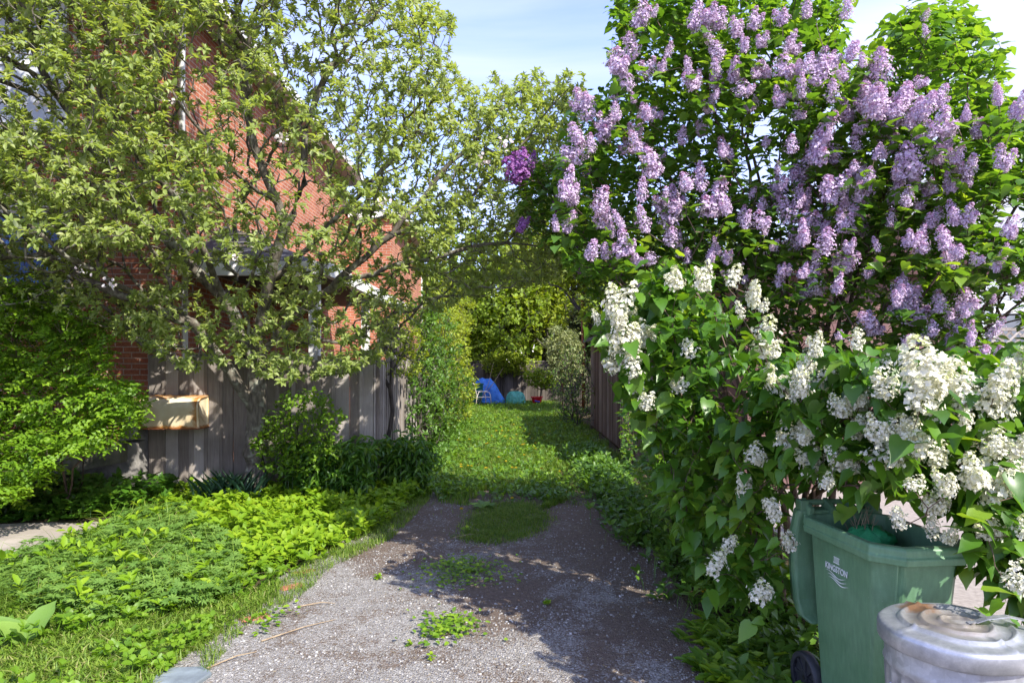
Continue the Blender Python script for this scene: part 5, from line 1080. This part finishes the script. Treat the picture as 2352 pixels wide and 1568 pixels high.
# lane weeds
q = np.column_stack([rng.uniform(-1.8, 1.9, 5200), 8.6+21*rng.random(5200)**1.5]); q = q[(rng.random(len(q)) < .45+.5*vnoise(q[:, 0], q[:, 1], 1.3, 9)) & ((q[:, 1] > 10) | (np.abs(q[:, 0]+.1) < .9))]
T = np.column_stack([q, gz(q[:, 0], q[:, 1])+rng.uniform(.02, .14, len(q))]); rosplants('lane_weeds', 'low broad leaved weeds among the lane grass', 'weeds', T, upD(len(T)), 'l_dark', .085, .5, 'wide', 4)
q = np.column_stack([np.concatenate([rng.normal(1.35, .16, 1400), rng.normal(-1.45, .2, 900), rng.normal(1.7, .25, 900)]), np.concatenate([rng.uniform(6.5, 13, 1400), rng.uniform(9.2, 20, 900), rng.uniform(3.3, 7, 900)])])
q = q[q[:, 0] > -1.85]; T = np.column_stack([q, gz(q[:, 0], q[:, 1])+rng.uniform(.03, .28, len(q))*np.where(q[:, 1] < 4.6, .5, 1)]); rosplants('edge_weeds', 'dark leafy weeds along both edges of the lane', 'weeds', T, upD(len(T)), 'l_dark', .10, .45, 'wide', 4)
q = np.column_stack([rng.uniform(-1.7, 1.7, 5200), 8.9+19*rng.random(5200)**1.4]); q = q[(rng.random(len(q)) < .35+.6*vnoise(q[:, 0], q[:, 1], 1.7, 4))]
T = np.column_stack([q, gz(q[:, 0], q[:, 1])+rng.uniform(.03, .20, len(q))]); rosplants('lane_weeds', 'bright mixed weeds standing up in the lane grass', 'weeds', T, upD(len(T)), 'l_rose', .075, .45, 'wide', 5, up=.5)
q = sample_poly([G(*p) for p in tp_], 900); T = np.column_stack([q, gz(q[:, 0], q[:, 1])+rng.uniform(.03, .14, len(q))]); rosplants('corner_weeds', 'small round leaved weeds in the near left grass', 'weeds', T[vnoise(q[:, 0], q[:, 1], 2.4, 3) > -.1], upD(int((vnoise(q[:, 0], q[:, 1], 2.4, 3) > -.1).sum())), 'l_rose', .05, .7, 'wide', 5)
# tall leafy perennials by the fence corner
T = np.column_stack([rng.uniform(-2.85, -1.15, 620), rng.uniform(8.55, 9.15, 620), rng.uniform(.2, .72, 620)]); T[:, 1] += np.where(T[:, 0] > -1.8, .6, 0)
ar = leaves(T, np.column_stack([rng.uniform(-1, 1, 620), rng.uniform(-.8, .3, 620), rng.uniform(-.5, .2, 620)]), upD(620), .16, .05, 'long'); base_ = T.copy(); base_[:, 2] = 0
T2 = np.repeat(T, 4, 0)+rng.normal(size=(2480, 3))*.05; parts = [leaves(T2, np.column_stack([rng.uniform(-1, 1, 2480), rng.uniform(-1, .3, 2480), rng.uniform(-.6, .3, 2480)]), upD(2480), .14, .042, 'long', rng.random(2480)), leaves(base_, T-base_, rdir(620), np.linalg.norm(T-base_, axis=1), .01, 'slim', np.full(620, .2))]
V, f, r_ = merge(parts); tag(mesh_np('tall_perennials', V, f, M['l_white'], r_), 'tall arching long leaved perennials at the fence corner', 'plants', kind='stuff')
# small shrub against the fence right of the trunk
sp_ = [(600, 960), (650, 900), (740, 890), (800, 960), (780, 1060), (700, 1090), (600, 1080), (570, 1020)]
q = sample_poly(sp_, 620); T = Wn(q[:, 0], q[:, 1], 8.5+rng.uniform(-.2, .45, len(q)))
shrub('fence_shrub', 'small round leaved shrub right of the apple trunk', 'shrub', (-2.9, 8.75, 0), [[(-2.9, 8.75, 0), (-2.85, 8.7, .5), (-2.7, 8.6, 1)], [(-2.7, 8.8, 0), (-2.4, 8.7, .7)], [(-2.95, 8.8, 0), (-3.0, 8.7, .6)]], T, 'l_rose', .062, .62, 'oval', 4, tipr=.002)
# daffodil leaves
q = np.array(G(530, 1165))+rng.normal(size=(110, 2))*[.17, .14]; n = len(q); b0 = np.column_stack([q, gz(q[:, 0], q[:, 1])]); th = rng.random(n)*6.28
ps = []; p = b0; d = norm(np.stack([np.cos(th)*.6, np.sin(th)*.6, np.full(n, 1.3)], 1))
parts = [leaves(b0, d, norm(np.stack([-np.cos(th), -np.sin(th), np.full(n, .5)], 1)), .44*(.6+.6*rng.random(n)), .024, 'wide')]
V, f, r_ = merge(parts); tag(mesh_np('daffodil_clump', V, f, M['daff'], r_), 'clump of blue green strap leaves in front of the fence', 'plant')
# big dock leaves
def dock(label, x, y, n, Ln, wd, mat='l_white', name='dock_plant', up=.6, kind='wide'):
    th = rng.random(n)*6.28; d = norm(np.stack([np.cos(th), np.sin(th), np.full(n, up)+rng.random(n)*.4], 1)); P = np.tile([x, y, float(gz(x, y))+.01], (n, 1))+d*Ln*.08
    V, f, r_ = leaves(P, d, norm(np.array([0, 0, 1.])-d*.2+rng.normal(size=(n, 3))*.2), Ln*(.6+.5*rng.random(n)), wd*(.8+.3*rng.random(n)), kind); tag(mesh_np(name, V, f, M[mat], r_), label, 'plant')
x, y = G(70, 1500); dock('broad pale dock leaves in the near left grass', x, y-.05, 5, .27, .13, 'l_crane', up=1.6, kind='broad')
x, y = G(1110, 1170); dock('flat ring of broad leaves beside the grass patch', x, y, 14, .17, .09, 'l_crane', up=.3, kind='broad')
weeds = [(1060, 1315, 90, .085, 'sprawling clover patch in the middle of the gravel', 'clover_patch', .17), (1030, 1445, 42, .09, 'pale weed straggling over the near gravel', 'weed', .105), (868, 1330, 8, .07, 'tiny weed tuft alone on the left gravel', 'weed', .03), (610, 1425, 12, .09, 'low weed by the brick edging on the left', 'weed', .12), (1255, 1390, 7, .07, 'small flat weed right of centre on the gravel', 'weed', .05), (940, 1480, 6, .06, 'tiny upright weed near the bottom centre', 'weed', .03), (990, 1515, 5, .06, 'sparse seedling weeds at the very bottom', 'weed', .05), (1070, 1220, 5, .12, 'single round leaved weed above the clover', 'weed', .05)]
for px, v, n, Ln, lab, nm, sc in weeds:
    x, y = G(px, v); m_ = n*6; m_ = m_ if sc > .1 else n*3; sc = sc if sc > .1 else .004; P = np.column_stack([x+rng.normal(size=m_)*sc*1.0, y+rng.normal(size=m_)*sc*1.2, np.zeros(m_)]); P[:, 2] = gz(P[:, 0], P[:, 1])+.008+rng.random(m_)*.035
    th = rng.random(m_)*6.28; V, f, r_ = leaves(P, np.stack([np.cos(th), np.sin(th), rng.uniform(0, .6, m_)], 1), upD(m_, .25), Ln*.55*(.5+.6*rng.random(m_)), Ln*.28, 'wide'); tag(mesh_np(nm, V, f, M['l_rose' if n > 10 else 'l_bright'], r_), lab, 'plant', kind='stuff' if sc > .1 else None)
# lettuce-like weeds beside the bin
q = sample_poly([(1.12, 3.4), (1.62, 3.4), (1.66, 4.0), (1.75, 4.5), (1.3, 4.7), (1.12, 3.9)], 110); ps = []
for x, y in q:
    n = 9; th = rng.random(n)*6.28; d = norm(np.stack([np.cos(th), np.sin(th), rng.uniform(.3, 1.1, n)], 1)); P = np.tile([x, y, float(gz(x, y))], (n, 1)); ps.append(leaves(P, d, upD(n, .2), .19*(.5+.6*rng.random(n)), .055, 'broad', rng.random(n)))
V, f, r_ = merge(ps); tag(mesh_np('bin_weeds', V, f, M['l_rose'], r_), 'dense dandelion leaves around the bin wheel', 'weeds', kind='stuff')
# dandelions
def dmesh():
    ps = []; n = 34; th = rng.random(n)*6.28; el = rng.random(n)*1.2; d = np.stack([np.cos(th)*np.cos(el), np.sin(th)*np.cos(el), np.sin(el)], 1)
    return leaves(np.tile([0, 0, 0.], (n, 1)), d, rdir(n), .019, .009, 'slim')
V, f, r_ = dmesh(); dm = mesh_np('dandelion', V, f, M['dandelion'], r_, False, None, False)
sm = bpy.data.meshes.new('stem'); tmpb = MB(); tmpb.tube([(0, 0, -.16), (.004, 0, -.08), (0, 0, 0)], .0022, 4); to = tmpb.build('stem', M['l_dark']); sm = to.data; bpy.data.objects.remove(to)
dpx = [(1075, 960), (1090, 975), (1130, 985), (1150, 990), (1168, 1000), (1180, 985), (1195, 992), (1205, 1000), (1186, 1010), (1150, 1008), (1140, 1000), (1160, 1015), (1172, 1022), (1195, 1020), (1130, 1012), (1210, 985), (1216, 1008), (1222, 1020), (1175, 975), (1190, 965), (1205, 970), (1160, 968), (1240, 990), (1250, 1010), (1236, 968), (1262, 1000), (1145, 975), (1200, 1035), (1110, 1000), (1230, 1030)]
gi = 0
for px, v in dpx+[(1053+40*random.uniform(-1, 6), random.uniform(950, 1100)) for _ in range(26)]:
    x, y = G(px, v+6); o = bpy.data.objects.new('dandelion', dm); COL.objects.link(o); s = random.uniform(1.1, 1.7); o.location = (x, y, float(gz(x, y))+.15); o.scale = (s, s, s*.8)
    tag(o, 'small yellow dandelion among many in the shaded lane grass', 'dandelion', 'dandelions in the lane grass'); c = bpy.data.objects.new('stem', sm); COL.objects.link(c); c.parent = o
for px, v, lab in ((1056, 1128, 'large yellow dandelion at the left end of the grass edge'), (1060, 1180, 'lone yellow dandelion on the gravel beside the broad leaves'), (1176, 1156, 'yellow dandelion above the flat grass patch'), (1285, 1090, 'yellow dandelion near the right side of the lane'), (1445, 1140, 'yellow dandelion at the dark right edge of the drive'), (1616, 1375, 'yellow dandelion under the lilac suckers on the right'), (1640, 1395, 'lowest yellow dandelion under the lilac suckers')):
    x, y = G(px, v+6); o = bpy.data.objects.new('dandelion', dm); COL.objects.link(o); o.location = (x, y, float(gz(x, y))+.08); o.scale = (1.3,)*3
    tag(o, lab, 'dandelion'); c = bpy.data.objects.new('stem', sm); COL.objects.link(c); c.parent = o; c.scale = (1, 1, .45)
# litter: petals and scraps
q = np.column_stack([rng.uniform(.1, 1.7, 2600), rng.uniform(3, 7.5, 2600)]); q = q[rng.random(len(q)) < np.clip((q[:, 0]-.1)*.9, 0, 1)]; n = len(q); P = np.column_stack([q, gz(q[:, 0], q[:, 1])+.010]); th = rng.random(n)*6.28
V, f, r_ = leaves(P, np.stack([np.cos(th), np.sin(th), rng.uniform(-.1, .3, n)], 1), upD(n, .3), rng.uniform(.006, .022, n), rng.uniform(.003, .007, n), 'slim'); lm = leafmat('litter', [(0, (.10, .06, .035)), (.5, (.24, .17, .09)), (.8, (.45, .36, .16)), (1, (.6, .52, .25))], None, .1)
tag(mesh_np('leaf_litter', V, f, lm, r_), 'fallen petals and scraps along the right of the drive', 'litter', kind='stuff')
q = np.column_stack([rng.uniform(-2.2, 1.4, 5200), rng.uniform(3, 9.3, 5200)]); n = len(q); P = np.column_stack([q, gz(q[:, 0], q[:, 1])+.008]); th = rng.random(n)*6.28
V, f, r_ = leaves(P, np.stack([np.cos(th), np.sin(th), rng.uniform(-.1, .2, n)], 1), upD(n, .3), rng.uniform(.006, .045, n)*rng.random(n)+.006, rng.uniform(.002, .005, n), 'slim', rng.random(n)*.7); tag(mesh_np('twig_litter', V, f, lm, r_), 'dry bits of stem scattered over the driveway', 'litter', kind='stuff')
for (a, b_, lab) in (((470, 1545), (590, 1500), 'pale dry stick nearest the flagstone'), ((600, 1475), (770, 1425), 'longest dry stick on the left gravel'), ((690, 1395), (770, 1388), 'short straight dry stick by the brick edging'), ((1040, 1238), (1110, 1228), 'pale dry stick beside the grass patch')):
    x0, y0 = G(*a); x1, y1 = G(*b_); bb = MB(); bb.tube([(x0, y0, float(gz(x0, y0))+.012), ((x0+x1)/2+.02, (y0+y1)/2+.03, .02+float(gz(x0, y0))), (x1, y1, float(gz(x1, y1))+.012)], [.005, .004, .002], 5); tag(bb.build('dry_stick', M['twig']), lab, 'stick')
# brick edging and flagstone
eb = simple('worn_red_brick', (.42, .15, .09), (.26, .11, .07), .9, 18, bump=.5)
for px, v, a, lab in ((700, 1315, .9, 'farthest worn red brick sunk in the drive edge'), (670, 1350, .8, 'middle worn red brick of the drive edging'), (585, 1420, .7, 'long worn red brick nearest in the drive edging')):
    x, y = G(px, v); bb = MB(); bb.box(-.10, .10, -.045, .045, -.04, .016, jit=.006); o = bb.build('edging_brick', eb, bevel=.008); o.location = (x, y, float(gz(x, y))); o.rotation_euler = (0, .03, a); tag(o, lab, 'brick')
x, y = G(415, 1560); bb = MB(); vs = [(-.15, -.1), (.13, -.14), (.17, .02), (.08, .1), (-.12, .08)]; bb.loft([[(a, c, -.03) for a, c in vs], [(a, c, .025) for a, c in vs]]); o = bb.build('flagstone', simple('grey_slate', (.22, .26, .28), (.14, .165, .18), .7, 9, bump=.4), bevel=.008); o.location = (x, y, float(gz(x, y))); tag(o, 'flat blue grey slate at the bottom left of the drive', 'stone')

# vines and thickets along the lane
def multi(cs, n):
    return np.vstack([blob_pts((x, y, z), (rx, ry, rz), max(20, int(n*rx*ry*rz/sum(c[3]*c[4]*c[5] for c in cs)))) for x, y, z, rx, ry, rz in cs])
def col_T(x0, x1, y0, y1, z0, z1, n, dome=True):
    P = np.column_stack([rng.uniform(x0, x1, n), rng.uniform(y0, y1, n), rng.uniform(z0, z1, n)]); u = (P[:, 1]-y0)/(y1-y0)*2-1; s = (P[:, 0]-x0)/(x1-x0)*2-1; zz = (P[:, 2]-z0)/(z1-z0)
    return P[(u*u+s*s*.9+zz**2 < 1.25+.3*vnoise(P[:, 0]*3, P[:, 1]+P[:, 2]*2, 1.2))]
shrub('hedge_shrub', 'dense climbing shrub over the left lane fence nearest the corner', 'shrub', (-1.65, 13, 0), [[(-1.65, 13, 0), (-1.6, 12.8, 1.5)], [(-1.6, 14.2, 0), (-1.5, 14, 1.8)], [(-1.65, 12, 0), (-1.6, 11.9, 1.4)]], multi([(-1.6, 12, 1.2, .42, .7, .9), (-1.55, 12.6, 2.1, .5, .7, .8), (-1.5, 13.6, 1.0, .55, .9, 1.0), (-1.6, 14.2, 2.3, .6, 1.0, .9), (-1.4, 15.2, 1.2, .6, .8, 1.1), (-1.7, 13, 2.8, .4, .8, .5)], 1250), 'l_dark', .09, .5, 'oval', 5, tipr=.004)
shrub('hedge_shrub', 'yellow green shrub leaning into the lane from the left fence', 'shrub', (-1.4, 18, 0), [[(-1.4, 18, 0), (-1.4, 17.6, 1.4)], [(-1.5, 19.6, 0), (-1.3, 19.4, 1.7)], [(-1.4, 16.6, 0), (-1.3, 16.4, 1.2)]], multi([(-1.6, 16.6, 1.0, .6, 1.0, 1.0), (-1.7, 17.5, 2.3, .7, 1.1, 1.1), (-1.5, 19, 1.0, .65, 1.2, 1.1), (-1.9, 19.5, 2.8, .8, 1.2, 1.2), (-1.6, 21, 1.3, .55, 1.0, 1.2), (-2.0, 22, 3.4, .9, 1.3, 1.2), (-1.9, 16.2, 3.1, .5, .8, .7)], 1900), 'l_yellow', .11, .5, 'oval', 5, tipr=.005)
shrub('vine', 'tangled vine spilling over the trellis at the fence corner', 'vine', (-1.75, 9.7, 0), [[(-1.75, 9.7, 0), (-1.72, 9.7, 1.8), (-1.7, 10.3, 2.2)], [(-1.72, 11, 1.7), (-1.7, 11.2, 2.3)]], col_T(-2.1, -1.45, 9.5, 12.6, 1.55, 2.75, 420), 'l_yellow', .07, .55, 'oval', 4, tipr=.004, twl=1)
shrub('woody_thicket', 'dark twiggy thicket against the shed end on the right', 'shrub', (1.8, 20, 0), [[(1.8, 20, 0), (1.7, 19.8, 1.2)], [(1.9, 21.5, 0), (1.8, 21.4, 1.4)], [(1.8, 18.6, 0), (1.7, 18.5, 1)]], col_T(1.2, 2.5, 17.5, 23, .15, 2.3, 900), 'l_dark', .07, .45, 'oval', 2, tipr=.006, twl=1)
shrub('variegated_shrub', 'pale cream and green shrub beside the rusty post', 'shrub', (1.75, 23, 0), [[(1.75, 23, 0), (1.7, 23, 1.5)], [(1.9, 23.2, 0), (1.9, 23.4, 2)]], blob_pts((1.75, 22.6, 2.05), (.75, .8, 1.1), 900), 'l_vari', .12, .35, 'oval', 5, tipr=.004)
shrub('young_sapling', 'small green sapling before the dark far fence', 'shrub', (1.2, 28.5, 0), [[(1.2, 28.5, 0), (1.2, 28.5, .8)]], blob_pts((1.2, 28.4, 1.1), (.8, .4, .5), 260), 'l_back', .14, .55, 'oval', 4, tipr=.005)
shrub('back_creeper', 'light green creeper hanging over the far fence', 'vine', (-.4, 29.5, 0), [[(-.4, 29.55, 0), (-.3, 29.5, 1.9)]], blob_pts((-.2, 29.3, 1.75), (1.3, .3, .55), 420), 'l_yellow', .15, .6, 'oval', 4, tipr=.005)
def ftree(label, x, y, h, r_, n, mat, Ln, low=.25, name='tree', cat='tree', lean=0, group=None, ratio=.6, k=5):
    cz = h*(low+1)/2; T = np.vstack([blob_pts((x+lean+random.uniform(-.5, .5)*r_, y+random.uniform(-.4, .4)*r_, cz+random.uniform(-.35, .35)*h*(1-low)/1.4), (r_*.62, r_*.6, h*(1-low)/2*.65), n//7) for _ in range(7)])
    lb = [[(x, y, 0), (x+lean*.3, y, h*.25), (x+lean*.6, y, h*.55), (x+lean, y, h*.85)], [(x+lean*.4, y, h*.35), (x-r_*.5, y, h*.6)], [(x+lean*.4, y, h*.4), (x+r_*.5, y-.3, h*.65)]]
    shrub(name, label, cat, (x, y, 0), lb, T, mat, Ln, ratio, 'wide', k, tipr=.008, rmax=.22, parts_=('trunk', 'crown'), alpha=.3, group=group)
G_ = 'trees beyond the far fence'
ftree('bushy yellow green maple just left of the lane end', -2.0, 31.5, 9.6, 3.8, 3800, 'l_back', .22, .1, 'maple_tree', group=G_)
ftree('bright green maple rising over the middle of the far fence', 1.6, 33, 10.2, 3.8, 3800, 'l_yellow', .22, .12, 'maple_tree', group=G_)
ftree('taller darker maple behind the rusty post', 5.2, 36, 8.6, 3.6, 1900, 'l_back', .24, .12, 'maple_tree', group=G_)
ftree('broad leafy tree seen through the gap between apple and lilac', 3.2, 24, 7.0, 2.6, 3000, 'l_back', .17, .35, 'maple_tree', group=G_)
ftree('brownish cedar above the variegated shrub', 3.3, 29, 5.6, 1.3, 900, 'l_cedar', .22, .15, 'cedar_tree', ratio=.22, k=7)
ftree('green tree standing behind the wooden shed', 6.2, 22, 7.4, 3.0, 2600, 'l_back', .17, .2, 'maple_tree', group=G_)
ftree('distant tree closing the view left of the house end', -6.5, 42, 9, 4, 1500, 'l_back', .3, .1, 'maple_tree', group=G_)
ftree('distant wide tree right of the cedar', 11, 42, 8.5, 4.5, 1500, 'l_back', .3, .1, 'maple_tree', group=G_)
b = MB(); b.box(-60, 60, 60, 60.4, 0, 4); 
P = np.column_stack([rng.uniform(-60, 60, 26000), rng.uniform(50, 56, 26000), rng.random(26000)**.8*6.5]); P[:, 2] *= 1+.25*vnoise(P[:, 0], P[:, 0]*0, .4); V, f, r_ = leaves(P, rdir(len(P)), rdir(len(P)), .9, .6, 'tri4'); tag(mesh_np('far_woods', V, f, M['l_back'], r_), 'distant green tree line beyond the gardens', 'woods', kind='stuff')
print('done')
